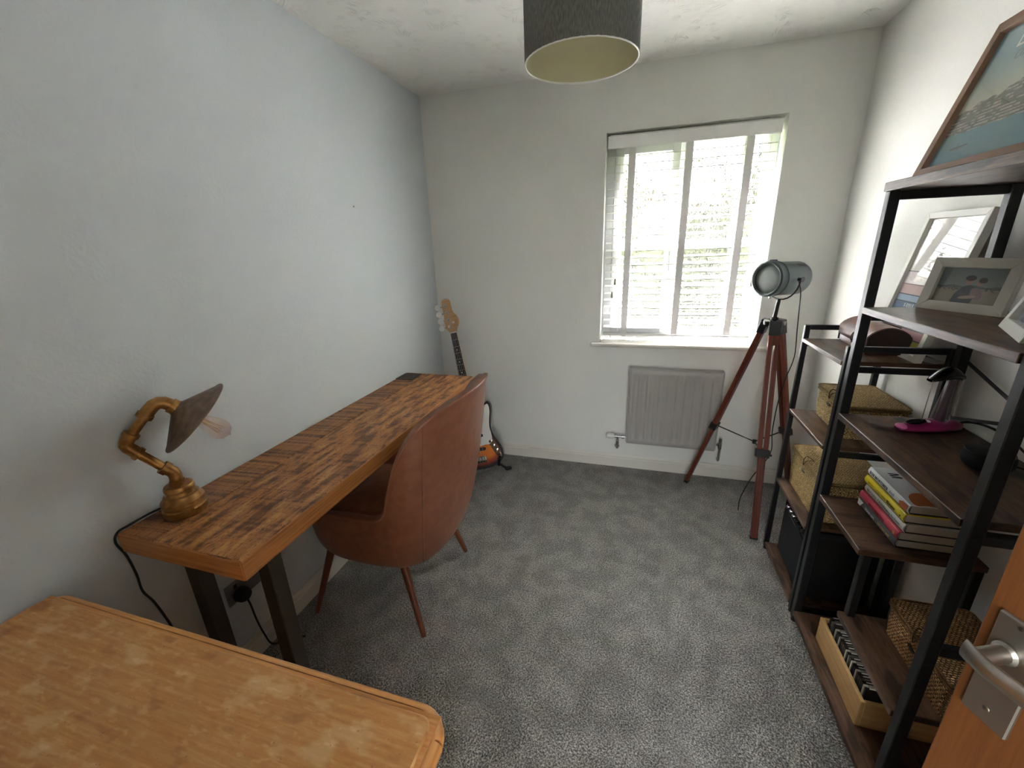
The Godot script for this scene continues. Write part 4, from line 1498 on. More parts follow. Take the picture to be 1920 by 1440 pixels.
func door() -> void:
	# opened into the room, hinged on the doorway behind the camera
	var free := Vector3(1.774, 0, 2.20)
	var dir := Vector3(0.39, 0, 0.92).normalized()
	var nrm := dir.cross(Vector3.UP).normalized()   # away from the camera or towards it
	if nrm.dot(Vector3(1.37, 0, 2.7) - free) < 0: nrm = -nrm
	var bs := Basis(dir, Vector3.UP, nrm)
	if bs.determinant() < 0: bs = Basis(dir, Vector3.UP, dir.cross(Vector3.UP))
	var t := Node3D.new()
	t.name = "door_1"; add_child(t)
	t.transform = Transform3D(bs, free)
	t.set_meta("kind", "structure")
	var zs := signf((bs.inverse() * (Vector3(1.37, 0, 2.7) - free)).z)
	var m := MB.new()
	m.box(Vector3(0.379, 0.99, -zs * 0.0175), Vector3(0.758, 1.965, 0.035), Basis.IDENTITY, 0.0015)
	part("door_leaf", m, M.door_oak, t, true)
	for side in [zs, -zs]:
		var z0: float = 0.0 if side == zs else -zs * 0.035
		# square-cornered plate
		m = MB.new()
		m.box(Vector3(0.034, 1.028, z0 + side * 0.003), Vector3(0.043, 0.146, 0.006), Basis.IDENTITY, 0.0015)
		var hp := part("handle_plate", m, M.plate_steel, t, true)
		m = MB.new()
		var Zb := Basis(Vector3(1, 0, 0), Vector3(0, 0, side), Vector3(0, -side, 0))
		m.lathe([Vector2(0, 0.004), Vector2(0.0125, 0.004), Vector2(0.0125, 0.010), Vector2(0.0095, 0.013), Vector2(0.0095, 0.046), Vector2(0, 0.046)], 24, Transform3D(Zb, Vector3(0.031, 1.058, z0)))
		part("spindle", m, M.nickel, hp, true)
		# lever: a flat curved blade
		m = MB.new()
		var rows := []
		var cl := smooth_loop([Vector3(0.020, 1.060, z0 + side * 0.046), Vector3(0.031, 1.061, z0 + side * 0.050), Vector3(0.046, 1.059, z0 + side * 0.050), Vector3(0.076, 1.056, z0 + side * 0.045), Vector3(0.110, 1.054, z0 + side * 0.044), Vector3(0.142, 1.056, z0 + side * 0.046)], 4, false)
		for p in cl:
			var row := PackedVector3Array()
			for k in 12:
				var a := TAU * k / 12
				row.append(p + Vector3(0, sin(a) * 0.0115, cos(a) * 0.0055))
			rows.append(row)
		m.sheet(rows, false, true)
		for e in [0, rows.size() - 1]:
			var f := m.mark()
			for k in 12:
				m.tri(cl[e], rows[e][k], rows[e][(k + 1) % 12], Vector2.ZERO, Vector2.RIGHT, Vector2.ONE, 7)
			var want := Vector3(-1, 0, 0) if e == 0 else Vector3(1, 0, 0)
			var nn := -(m.v[f + 1] - m.v[f]).cross(m.v[f + 2] - m.v[f])
			if nn.dot(want) < 0: m.flip(f)
		part("lever", m, M.nickel, hp, true)
		for y in [0.975, 1.095]:
			m = MB.new()
			m.lathe([Vector2(0, 0.005), Vector2(0.0035, 0.0055), Vector2(0.003, 0.0072), Vector2(0, 0.0078)], 10, Transform3D(Zb, Vector3(0.034, y, z0)))
			part("screw", m, M.nickel, hp, true)
	for y in [0.25, 1.75]:
		m = MB.new()
		m.tube([Vector3(0.760, y - 0.05, zs * 0.004), Vector3(0.760, y + 0.05, zs * 0.004)], 0.006, 10)
		part("hinge", m, M.nickel, t, true)

func body_outline() -> PackedVector2Array:
	var pts := [Vector2(0, 0), Vector2(0.075, 0.008), Vector2(0.135, 0.035), Vector2(0.163, 0.085), Vector2(0.158, 0.14), Vector2(0.135, 0.19), Vector2(0.118, 0.235), Vector2(0.115, 0.28), Vector2(0.125, 0.33), Vector2(0.140, 0.385), Vector2(0.142, 0.43), Vector2(0.125, 0.455), Vector2(0.098, 0.44), Vector2(0.07, 0.405), Vector2(0.045, 0.372), Vector2(0.0325, 0.362), Vector2(-0.0325, 0.362), Vector2(-0.05, 0.385), Vector2(-0.068, 0.43), Vector2(-0.085, 0.485), Vector2(-0.115, 0.505), Vector2(-0.142, 0.475), Vector2(-0.147, 0.41), Vector2(-0.138, 0.34), Vector2(-0.128, 0.28), Vector2(-0.136, 0.225), Vector2(-0.158, 0.165), Vector2(-0.168, 0.105), Vector2(-0.15, 0.045), Vector2(-0.09, 0.01)]
	return PackedVector2Array(smooth_loop(pts, 4))

func bass() -> void:
	var B := Vector3(0.412, 0.055, 0.345)
	var T := Vector3(0.122, 1.205, 0.105)
	var a := (T - B).normalized()
	var n := Vector3(0.16, 0.22, 0.95)
	n = (n - a * n.dot(a)).normalized()
	var l := a.cross(n).normalized()
	var t := thing("bass_guitar", "sunburst electric bass guitar with white pickguard leaning in the room corner", "bass guitar", B, "", Basis(l, a, n))
	var ol := body_outline()
	# sunburst: painted by the distance from the outline
	var w := 112; var hh := 160
	var d := PackedByteArray(); d.resize(w * hh * 3)
	for y in hh:
		for x in w:
			var p := Vector2((x / float(w) - 0.5) * 0.36, y / float(hh) * 0.52)
			var ds := 1.0
			for k in range(0, ol.size(), 2):
				var q := Geometry2D.get_closest_point_to_segment(p, ol[k], ol[(k + 2) % ol.size()])
				ds = minf(ds, q.distance_to(p))
			var c := Color8(20, 10, 8).lerp(Color8(150, 44, 14), smoothstep(0.008, 0.035, ds)).lerp(Color8(226, 124, 24), smoothstep(0.03, 0.075, ds))
			put3(d, y * w + x, c)
	var sb := mat("sunburst", Color.WHITE, 0.15)
	sb.albedo_texture = tex(w, hh, Image.FORMAT_RGB8, d)
	sb.texture_repeat = true
	sb.clearcoat_enabled = true
	var m := MB.new()
	m.prism(ol, -0.020, 0.020, Transform3D.IDENTITY, 0.004, true)
	for i in m.t.size():
		m.t[i] = Vector2(m.v[i].x / 0.36 + 0.5, m.v[i].y / 0.52)
	part("body", m, sb, t, true)
	# pickguard over the upper half
	var pgp := [Vector2(-0.125, 0.175), Vector2(-0.06, 0.160), Vector2(0.0, 0.158), Vector2(0.05, 0.165), Vector2(0.085, 0.165), Vector2(0.105, 0.195), Vector2(0.107, 0.235), Vector2(0.104, 0.28), Vector2(0.113, 0.33), Vector2(0.127, 0.385), Vector2(0.128, 0.425), Vector2(0.118, 0.437), Vector2(0.098, 0.425), Vector2(0.07, 0.39), Vector2(0.045, 0.36), Vector2(0.034, 0.335), Vector2(-0.034, 0.335), Vector2(-0.05, 0.375), Vector2(-0.07, 0.415), Vector2(-0.09, 0.40), Vector2(-0.105, 0.34), Vector2(-0.108, 0.27), Vector2(-0.122, 0.22)]
	m = MB.new()
	m.prism(PackedVector2Array(smooth_loop(pgp, 3)), 0.0195, 0.0225, Transform3D.IDENTITY, 0.0008, true)
	part("pickguard", m, M.tuner_white, t, true)
	m = MB.new()
	var cp := PackedVector2Array(smooth_loop([Vector2(0.088, 0.205), Vector2(0.072, 0.188), Vector2(0.084, 0.15), Vector2(0.112, 0.09), Vector2(0.130, 0.062), Vector2(0.147, 0.068), Vector2(0.147, 0.09), Vector2(0.130, 0.14), Vector2(0.107, 0.195)], 4))
	m.prism(cp, 0.0195, 0.0220, Transform3D.IDENTITY, 0.0006, true)
	var ctl := part("control_plate", m, M.chrome, t, true)
	for p in [Vector2(0.091, 0.183), Vector2(0.104, 0.150), Vector2(0.119, 0.117)]:
		m = MB.new()
		m.lathe([Vector2(0, 0.0215), Vector2(0.010, 0.0215), Vector2(0.0095, 0.036), Vector2(0.008, 0.038), Vector2(0, 0.038)], 18, Transform3D(Basis(Vector3(1, 0, 0), Vector3(0, 0, 1), Vector3(0, -1, 0)), Vector3(p.x, p.y, 0)))
		part("knob", m, M.chrome, ctl, true)
	m = MB.new()
	m.lathe([Vector2(0, 0.0215), Vector2(0.006, 0.0215), Vector2(0.005, 0.025), Vector2(0.0035, 0.0255), Vector2(0.003, 0.0225), Vector2(0, 0.0225)], 14, Transform3D(Basis(Vector3(1, 0, 0), Vector3(0, 0, 1), Vector3(0, -1, 0)), Vector3(0.133, 0.086, 0)))
	part("jack_socket", m, M.black_steel, ctl, true)
	for y in [0.232, 0.138]:
		m = MB.new()
		m.prism(round_rect(0.098, 0.020, 0.008, 4, 0, y), 0.020, 0.0285, Transform3D.IDENTITY, 0.001, true)
		var pk := part("pickup", m, M.black_plastic, t, true)
		for k in 8:
			m = MB.new()
			var px := -0.0355 + (k / 2) * 0.0215 + (k % 2) * 0.0085
			m.lathe([Vector2(0, 0.0284), Vector2(0.0025, 0.0284), Vector2(0.0025, 0.0292), Vector2(0, 0.0292)], 8, Transform3D(Basis(Vector3(1, 0, 0), Vector3(0, 0, 1), Vector3(0, -1, 0)), Vector3(px, y, 0)))
			part("pole_piece", m, M.chrome, pk, true)
	m = MB.new()
	m.box(Vector3(0, 0.066, 0.0215), Vector3(0.080, 0.046, 0.003), Basis.IDENTITY, 0.001)
	m.box(Vector3(0, 0.046, 0.027), Vector3(0.080, 0.003, 0.012), Basis.IDENTITY, 0.001)
	var br := part("bridge", m, M.chrome, t, true)
	for k in 4:
		m = MB.new()
		m.box(Vector3(-0.0285 + 0.019 * k, 0.072, 0.0275), Vector3(0.015, 0.022, 0.008), Basis.IDENTITY, 0.002)
		part("saddle", m, M.nickel, br, true)
	# neck and fingerboard
	m = MB.new()
	var nk := PackedVector2Array([Vector2(-0.031, 0.345), Vector2(0.031, 0.345), Vector2(0.0205, 0.955), Vector2(-0.0205, 0.955)])
	m.prism(nk, 0.008, 0.026, Transform3D.IDENTITY, 0.003)
	part("neck", m, M.maple, t, true)
	m = MB.new()
	m.prism(PackedVector2Array([Vector2(-0.032, 0.315), Vector2(0.032, 0.315), Vector2(0.0208, 0.950), Vector2(-0.0208, 0.950)]), 0.026, 0.0315, Transform3D.IDENTITY, 0.001)
	var fb := part("fingerboard", m, M.black_plastic, t, true)
	var nut := 0.952
	var scale_len := 0.876
	for k in range(1, 21):
		var y := nut - scale_len * (1.0 - pow(2.0, -k / 12.0))
		var hw := lerpf(0.0208, 0.032, (0.95 - y) / 0.635)
		m = MB.new()
		m.box(Vector3(0, y, 0.032), Vector3(hw * 2.0, 0.0022, 0.0022), Basis.IDENTITY, 0.0005)
		part("fret", m, M.chrome, fb, true)
		if k in [3, 5, 7, 9, 15, 17, 19]:
			var yd := nut - scale_len * (1.0 - pow(2.0, -(k - 0.5) / 12.0))
			m = MB.new()
			m.lathe([Vector2(0, 0.0312), Vector2(0.0035, 0.0312), Vector2(0.0035, 0.0319), Vector2(0, 0.0319)], 10, Transform3D(Basis(Vector3(1, 0, 0), Vector3(0, 0, 1), Vector3(0, -1, 0)), Vector3(0, yd, 0)))
			part("marker_dot", m, M.tuner_white, fb, true)
	m = MB.new()
	m.box(Vector3(0, 0.953, 0.030), Vector3(0.042, 0.005, 0.012), Basis.IDENTITY, 0.001)
	part("nut", m, M.tuner_white, t, true)
	# headstock
	var hs := smooth_loop([Vector2(-0.0205, 0.950), Vector2(0.0, 0.951), Vector2(0.0205, 0.950), Vector2(0.028, 0.972), Vector2(0.046, 1.005), Vector2(0.052, 1.035), Vector2(0.045, 1.062), Vector2(0.029, 1.085), Vector2(0.020, 1.115), Vector2(0.019, 1.150), Vector2(0.014, 1.176), Vector2(-0.008, 1.187), Vector2(-0.032, 1.180), Vector2(-0.040, 1.160), Vector2(-0.042, 1.08), Vector2(-0.045, 0.995), Vector2(-0.034, 0.975)], 4)
	var tw := Basis(Vector3(0, 0, 1), -0.10)
	m = MB.new()
	m.prism(PackedVector2Array(hs), 0.004, 0.019, Transform3D.IDENTITY, 0.0015, true)
	var hd := part("headstock", m, M.maple, t, true)
	var Zl := Basis(Vector3(1, 0, 0), Vector3(0, 0, 1), Vector3(0, -1, 0))
	for k in 4:
		var y := 0.998 + 0.0475 * k
		m = MB.new()
		m.lathe([Vector2(0, 0.019), Vector2(0.010, 0.019), Vector2(0.010, 0.0205), Vector2(0.0055, 0.021), Vector2(0.0045, 0.031), Vector2(0.0055, 0.034), Vector2(0, 0.034)], 16, Transform3D(Zl, Vector3(-0.020, y, 0)))
		part("tuning_post", m, M.chrome, hd, true)
		m = MB.new()
		m.tube([Vector3(-0.030, y, -0.004), Vector3(-0.064, y, -0.004)], 0.0035, 8)
		var tn := part("tuning_shaft", m, M.chrome, hd, true)
		m = MB.new()
		var ear := smooth_loop([Vector2(-0.060, y - 0.006), Vector2(-0.068, y - 0.018), Vector2(-0.082, y - 0.021), Vector2(-0.097, y - 0.011), Vector2(-0.100, y), Vector2(-0.097, y + 0.011), Vector2(-0.082, y + 0.021), Vector2(-0.068, y + 0.018), Vector2(-0.060, y + 0.006)], 3)
		m.prism(PackedVector2Array(ear), -0.0075, -0.0005, Transform3D.IDENTITY, 0.0015, true)
		part("tuning_key", m, M.tuner_white, tn, true)
	m = MB.new()
	m.lathe([Vector2(0, 0.019), Vector2(0.008, 0.019), Vector2(0.008, 0.021), Vector2(0.003, 0.022), Vector2(0.003, 0.026), Vector2(0, 0.026)], 14, Transform3D(Zl, Vector3(0.012, 1.022, 0)))
	part("string_tree", m, M.chrome, hd, true)
	for k in 4:
		m = MB.new()
		var x0 := -0.0285 + 0.019 * k
		var x1 := -0.0150 + 0.010 * k
		m.tube([Vector3(x0, 0.050, 0.031), Vector3(x0, 0.075, 0.0335), Vector3(x1, 0.953, 0.0368), Vector3(-0.016, 0.998 + 0.0475 * k, 0.026)], 0.0012 - 0.0002 * k, 6)
		part("string", m, M.nickel, t, true)
	for p in [Vector3(0.118, 0.446, 0), Vector3(0.004, 0.001, 0)]:
		m = MB.new()
		m.tube([p - Vector3(0, 0.004, 0), p + Vector3(0, 0.010 if p.y > 0.2 else -0.012, 0)], [0.004, 0.007], 10)
		part("strap_button", m, M.chrome, t, true)
	# folding stand that holds the body
	var s := thing("guitar_stand", "black folding A-frame guitar stand holding the sunburst bass", "guitar stand", Vector3(0.43, 0, 0.33))
	var hinge := Vector3(0.355, 0.335, 0.235)
	m = MB.new()
	m.tube([hinge + Vector3(0.025, 0, 0.012), Vector3(0.50, 0.075, 0.285), Vector3(0.545, 0.014, 0.24)], 0.0085, 10)
	part("side_leg", m, M.black_steel, s)
	m = MB.new()
	m.tube([hinge + Vector3(-0.012, 0, 0.03), Vector3(0.335, 0.075, 0.425), Vector3(0.368, 0.014, 0.463)], 0.0085, 10)
	part("side_leg", m, M.black_steel, s)
	m = MB.new()
	m.tube([hinge, Vector3(0.24, 0.012, 0.10)], 0.0085, 10)
	part("rear_leg", m, M.black_steel, s)
	for q in [[Vector3(0.538, 0.016, 0.252), Vector3(0.572, 0.014, 0.222)], [Vector3(0.352, 0.018, 0.455), Vector3(0.384, 0.014, 0.478)], [Vector3(0.245, 0.015, 0.106), Vector3(0.235, 0.014, 0.092)]]:
		m = MB.new()
		m.tube([q[0], q[0].lerp(q[1], 0.1), q[0].lerp(q[1], 0.9), q[1]], [0.010, 0.0135, 0.0135, 0.010], 12)
		part("rubber_foot", m, M.black_plastic, s)
	for q in [[Vector3(0.475, 0.085, 0.277), Vector3(0.520, 0.090, 0.330), Vector3(0.530, 0.150, 0.352)], [Vector3(0.335, 0.078, 0.422), Vector3(0.352, 0.050, 0.470), Vector3(0.350, 0.090, 0.486)]]:
		m = MB.new()
		m.tube(q, 0.0105, 10)
		part("padded_arm", m, M.black_plastic, s)

# a framed picture: local x across, y up, z towards the viewer; origin at the middle of the bottom edge
func framed(called: String, label: String, category: String, w: float, h: float, border: float, depth: float, frame_mat: Material, print_mat: Material, xf: Transform3D, group := "") -> Node3D:
	var t := thing(called, label, category, xf.origin, group, xf.basis)
	var m := MB.new()
	# four mitred bars, a part each
	var o := [Vector2(-w / 2, 0), Vector2(w / 2, 0), Vector2(w / 2, h), Vector2(-w / 2, h)]
	var i := [Vector2(-w / 2 + border, border), Vector2(w / 2 - border, border), Vector2(w / 2 - border, h - border), Vector2(-w / 2 + border, h - border)]
	for k in 4:
		var k2 := (k + 1) % 4
		m = MB.new()
		m.prism(PackedVector2Array([o[k], o[k2], i[k2], i[k]]), -depth, 0.0, Transform3D.IDENTITY, 0.0008)
		part("frame_bar", m, frame_mat, t, true)
	m = MB.new()
	m.span(Vector3(-w / 2 + border * 0.6, border * 0.6, -depth + 0.001), Vector3(w / 2 - border * 0.6, h - border * 0.6, -depth * 0.5 - 0.003), 0.0)
	part("backing", m, M.cord_brown, t, true)
	m = MB.new()
	var z := -depth * 0.5 - 0.002
	var a := Vector3(i[0].x - 0.002, i[0].y - 0.002, z); var b := Vector3(i[2].x + 0.002, i[2].y + 0.002, z)
	m.span(a - Vector3(0, 0, 0.0008), b, 0.0)
	for q in m.v.size():
		m.t[q] = Vector2((m.v[q].x - a.x) / (b.x - a.x), 1.0 - (m.v[q].y - a.y) / (b.y - a.y))
	part("print", m, print_mat, t, true)
	m = MB.new()
	m.span(Vector3(a.x, a.y, z + 0.003), Vector3(b.x, b.y, z + 0.0045), 0.0)
	part("glass", m, M.picture_glass, t, true)
	return t

func facing(at: Vector3, dir: Vector3, lean: float) -> Transform3D:
	# dir: level direction of the bottom edge, left to right as the viewer sees it
	var x := dir.normalized()
	var z := x.cross(Vector3.UP).normalized()
	var y := Vector3.UP
	var bs := Basis(x, y, z).orthonormalized()
	return Transform3D(bs * Basis(Vector3.RIGHT, -lean), at)

func pic(name_: String, w: int, h: int, f: Callable) -> StandardMaterial3D:
	var d := PackedByteArray(); d.resize(w * h * 3)
	for y in h:
		for x in w:
			put3(d, y * w + x, f.call(x / float(w), y / float(h)))
	var m := mat(name_, Color.WHITE, 0.8)
	m.albedo_texture = tex(w, h, Image.FORMAT_RGB8, d)
	m.texture_repeat = false
	return m

func hash2(a: float, b: float) -> float:
	return fposmod(sin(a * 127.1 + b * 311.7) * 43758.5453, 1.0)

func seaside(u: float, v: float) -> Color:
	var n := 0.02 * sin(u * 23.0) + 0.015 * sin(u * 57.0 + 1.0)
	if v < 0.56 - 0.14 * smoothstep(0.0, 0.9, u) + n * 0.6:
		# evening sky, teal paling towards the hill
		var k := v / 0.56
		return Color8(96, 148, 164).lerp(Color8(206, 204, 184), smoothstep(0.2, 1.0, k)).lerp(Color8(150, 172, 172), 0.3 * sin(u * 5.0 + v * 9.0) * (1.0 - k))
	if v < 0.745 + 0.004 * sin(u * 40.0):
		var gx := floorf(u * 34.0 + 0.5 * floorf(v * 40.0)); var gy := floorf(v * 40.0)
		var hsh := hash2(gx, gy)
		var fx := fposmod(u * 34.0 + 0.5 * gy, 1.0); var fy := fposmod(v * 40.0, 1.0)
		var lowness := smoothstep(0.52, 0.72, v)
		if hsh > 0.72 - 0.45 * lowness:
			if fy < 0.42: return Color8(92, 94, 96).lerp(Color8(120, 112, 104), hash2(gy, gx))
			if fx > 0.3 and fx < 0.45 and fy > 0.6 and fy < 0.85: return Color8(110, 110, 108)
			return Color8(206, 202, 190).lerp(Color8(176, 172, 160), hash2(gx + 3.0, gy))
		return Color8(104, 112, 98).lerp(Color8(134, 134, 118), hash2(gx * 3.1, gy + 9.0))
	# harbour water and a small boat
	var b := Vector2((u - 0.235) / 0.085, (v - 0.865) / 0.022)
	b.y += b.x * 0.25
	if absf(b.x) < 1.0 and b.y > -0.45 and b.y < 1.0 - absf(b.x) * 0.9:
		return Color8(88, 96, 104) if b.y < 0.1 else Color8(122, 128, 134)
	if absf(u - 0.215 - (v - 0.83) * 0.3) < 0.004 and v > 0.825 and v < 0.86:
		return Color8(100, 104, 108)
	return Color8(112, 160, 170).lerp(Color8(96, 146, 160), smoothstep(0.75, 1.0, v)).lerp(Color8(140, 176, 180), 0.18 * (0.5 + 0.5 * sin(v * 160.0 + u * 11.0)))

func ell(u: float, v: float, cx: float, cy: float, rx: float, ry: float, a := 0.0) -> float:
	var p := Vector2(u - cx, v - cy).rotated(-a)
	return Vector2(p.x / rx, p.y / ry).length()

func beach_photo(u: float, v: float) -> Color:
	var c := Color8(120, 136, 132).lerp(Color8(150, 156, 146), v)
	if v > 0.50 + 0.02 * sin(u * 19.0): c = Color8(96, 100, 92)
	if v > 0.57: c = Color8(150, 138, 108).lerp(Color8(160, 146, 112), v)
	if v > 0.52 and v < 0.64 and hash2(floorf(u * 40.0), floorf(v * 26.0)) > 0.72 and (u < 0.36 or u > 0.74): c = Color8(70, 70, 68)
	# grown-up in a dark shirt
	if ell(u, v, 0.47, 0.83, 0.155, 0.36, 0.12) < 1.0: c = Color8(56, 62, 66)
	if ell(u, v, 0.485, 0.37, 0.062, 0.115, 0.2) < 1.0: c = Color8(178, 136, 116)
	if ell(u, v, 0.475, 0.285, 0.078, 0.075, 0.1) < 1.0: c = Color8(52, 42, 38)
	# child held at the shoulder
	if ell(u, v, 0.64, 0.70, 0.085, 0.17, -0.3) < 1.0: c = Color8(150, 106, 106)
	if ell(u, v, 0.635, 0.40, 0.055, 0.10) < 1.0: c = Color8(184, 142, 122)
	if ell(u, v, 0.66, 0.335, 0.06, 0.075) < 1.0: c = Color8(60, 46, 40)
	if ell(u, v, 0.53, 0.80, 0.13, 0.045, -0.28) < 1.0: c = Color8(184, 144, 122)
	if ell(u, v, 0.76, 0.66, 0.06, 0.03, 0.4) < 1.0: c = Color8(184, 144, 122)
	var gr := hash2(floorf(u * 150.0), floorf(v * 110.0)) - 0.5
	return c.darkened(0.12 + 0.10 * gr).lerp(Color8(104, 104, 98), 0.18)

func spines_print(u: float, v: float) -> Color:
	# a print of stacked coloured spines
	var rows := [[0.0, Color8(226, 222, 214)], [0.40, Color8(232, 222, 220)], [0.50, Color8(214, 186, 178)], [0.58, Color8(168, 186, 206)], [0.635, Color8(104, 124, 148)], [0.705, Color8(206, 98, 168)], [0.765, Color8(222, 222, 226)], [0.83, Color8(216, 166, 170)], [0.90, Color8(212, 206, 92)], [0.965, Color8(230, 228, 222)]]
	var c: Color = rows[0][1]
	for r in rows:
		if v > r[0]: c = r[1]
		if absf(v - r[0]) < 0.003: return Color8(84, 84, 92)
	return c

func shelf_items() -> void:
	# seaside print on top
	var sea := pic("seaside_print", 384, 304, seaside)
	var t := framed("framed_poster", "large brown-framed seaside harbour print leaning on top of the tall bookcase", "framed print", 0.445, 0.365, 0.026, 0.024, M.frame_brown, sea, facing(Vector3(2.087, 1.6415, 1.352), Vector3(-0.02, 0, 1), 0.30))
	letters("LO", 0.060, M.frame_white, t, Transform3D(Basis.IDENTITY, Vector3(-0.080, 0.300, -0.0128)), "lettering", "Droid Sans")
	letters("Co", 0.026, M.lamp_grey, t, Transform3D(Basis.IDENTITY, Vector3(-0.078, 0.258, -0.0128)), "lettering", "Droid Serif")
	# photographs on the second shelf
	var beach := pic("beach_photo", 192, 128, beach_photo)
	framed("photo_frame", "landscape photo frame with an adult holding a child on a beach, on the tall bookcase", "photo frame", 0.205, 0.148, 0.026, 0.018, M.frame_grey, beach, facing(Vector3(2.222, 1.2845, 1.232), Vector3(0.445, 0, 0.895), 0.22))
	var sketch := pic("pale_print", 96, 96, func(u: float, v: float) -> Color: return Color8(206, 210, 222).lerp(Color8(176, 182, 200), 0.5 + 0.5 * sin(v * 60.0 + 3.0 * sin(u * 9.0))) if v > 0.15 else Color8(224, 224, 228))
	framed("photo_frame", "thick white frame turned towards the window at the near end of the second shelf", "photo frame", 0.215, 0.17, 0.024, 0.022, M.frame_white, sketch, facing(Vector3(2.143, 1.2845, 1.548), Vector3(-0.405, 0, 0.914), 0.33))
	# desk ornament
	gadget()
	speaker()
	books()
	basket("wicker_basket", "long lidded wicker basket on the lowest half shelf beside the open door", Vector3(2.142, 0.3505, 1.462), Vector3(2.330, 0.466, 1.735), M.wicker, M.wicker)
	crate()

func gadget() -> void:
	var at := Vector3(2.24, 0.9265, 1.238)
	var t := thing("desk_ornament", "magenta table gadget with a clear stem and curved black top", "ornament", at, "", Basis(Vector3.UP, 0.20))
	var m := MB.new()
	var rows := []
	for k in 25:
		var s := k / 24.0
		var x := lerpf(-0.088, 0.088, s)
		var wv := 0.036 * pow(sin(PI * clampf(s * 0.93 + 0.035, 0, 1)), 0.55) * (1.0 - 0.15 * s)
		var hv := 0.012 + 0.018 * smoothstep(0.0, 0.55, s) * (1.0 - 0.35 * smoothstep(0.85, 1.0, s))
		var row := PackedVector3Array()
		for q in 20:
			var a := TAU * q / 20
			row.append(Vector3(x, maxf(0.0, hv * 0.45 + hv * 0.62 * sin(a)), wv * cos(a)))
		rows.append(row)
	m.sheet(rows, false, true)
	part("body", m, M.magenta, t, true)
	m = MB.new()
	m.ball(Vector3(-0.077, 0.010, 0), Vector3(0.013, 0.009, 0.018), 16, 10)
	part("nose", m, M.pink_light, t, true)
	m = MB.new()
	m.ball(Vector3(-0.040, 0.0275, 0.002), Vector3(0.026, 0.004, 0.018), 20, 8, Basis(Vector3.BACK, 0.18))
	part("dark_window", m, M.black_gloss, t, true)
	m = MB.new()
	m.ball(Vector3(-0.014, 0.031, 0.008), Vector3(0.005, 0.003, 0.010), 12, 8, Basis(Vector3.BACK, 0.18))
	part("button", m, M.frame_white, t, true)
	m = MB.new()
	m.lathe([Vector2(0.021, 0.028), Vector2(0.019, 0.10), Vector2(0.017, 0.165)], 24, Transform3D(Basis(Vector3.BACK, -0.10), Vector3(0.020, 0, 0)))
	part("clear_stem", m, M.clear_plastic, t, true)
	m = MB.new()
	m.tube([Vector3(0.024, 0.03, 0), Vector3(0.028, 0.160, 0)], [0.013, 0.009], 12)
	part("inner_stem", m, M.plum, t, true)
	m = MB.new()
	var top := []
	for k in 17:
		var s := k / 16.0
		var x := lerpf(-0.034, 0.052, s)
		var row := PackedVector3Array()
		var hv := 0.004 + 0.016 * sin(PI * clampf(s, 0.0, 0.93))
		var yc := 0.158 + 0.022 * sin(PI * s * 0.85)
		for q in 16:
			var a := TAU * q / 16
			row.append(Vector3(x, yc + hv * sin(a), 0.022 * pow(sin(PI * clampf(0.1 + s * 0.82, 0, 1)), 0.5) * cos(a)))
		top.append(row)
	m.sheet(top, false, true)
	part("hood", m, M.black_gloss, t, true)
	for x in [-0.030, 0.044]:
		m = MB.new()
		m.tube([Vector3(x, 0.024, 0.006), Vector3(x, 0.160, 0.006)], 0.0012 if x < 0 else 0.003, 8)
		part("rod", m, M.chrome, t, true)
	m = MB.new()
	m.tube(smooth_loop([Vector3(0.078, 0.022, 0), Vector3(0.098, 0.032, 0.02), Vector3(0.105, 0.036, 0.07), Vector3(0.102, 0.026, 0.13), Vector3(0.098, 0.004, 0.19)], 5, false), 0.0035, 8)
	part("cable", m, M.black_plastic, t, true)

func speaker() -> void:
	var c := Vector3(2.247, 0.926, 1.462)
	var t := thing("smart_speaker", "black puck-shaped speaker behind the near post of the tall bookcase", "speaker", c)
	var m := MB.new()
	m.lathe([Vector2(0, 0.0), Vector2(0.040, 0.0), Vector2(0.044, 0.002), Vector2(0.0495, 0.012), Vector2(0.0500, 0.022), Vector2(0.0480, 0.034), Vector2(0.0455, 0.0385), Vector2(0.0445, 0.039)], 44, Transform3D(Basis(), c), 0.9)
	part("fabric_body", m, M.black_cloth, t)
	m = MB.new()
	m.lathe([Vector2(0.0458, 0.0375), Vector2(0.0455, 0.0405), Vector2(0.0440, 0.0412), Vector2(0, 0.0412), Vector2(0, 0.037), Vector2(0.0458, 0.0375)], 44, Transform3D(Basis(), c), 0.5)
	part("top_plate", m, M.black_plastic, t)
	m = MB.new()
	m.tube(smooth_loop([c + Vector3(0.046, 0.010, 0.012), c + Vector3(0.075, 0.008, 0.04), c + Vector3(0.088, 0.006, 0.10), c + Vector3(0.085, 0.004, 0.18)], 5, false), 0.0025, 8)
	part("cable", m, M.black_plastic, t)

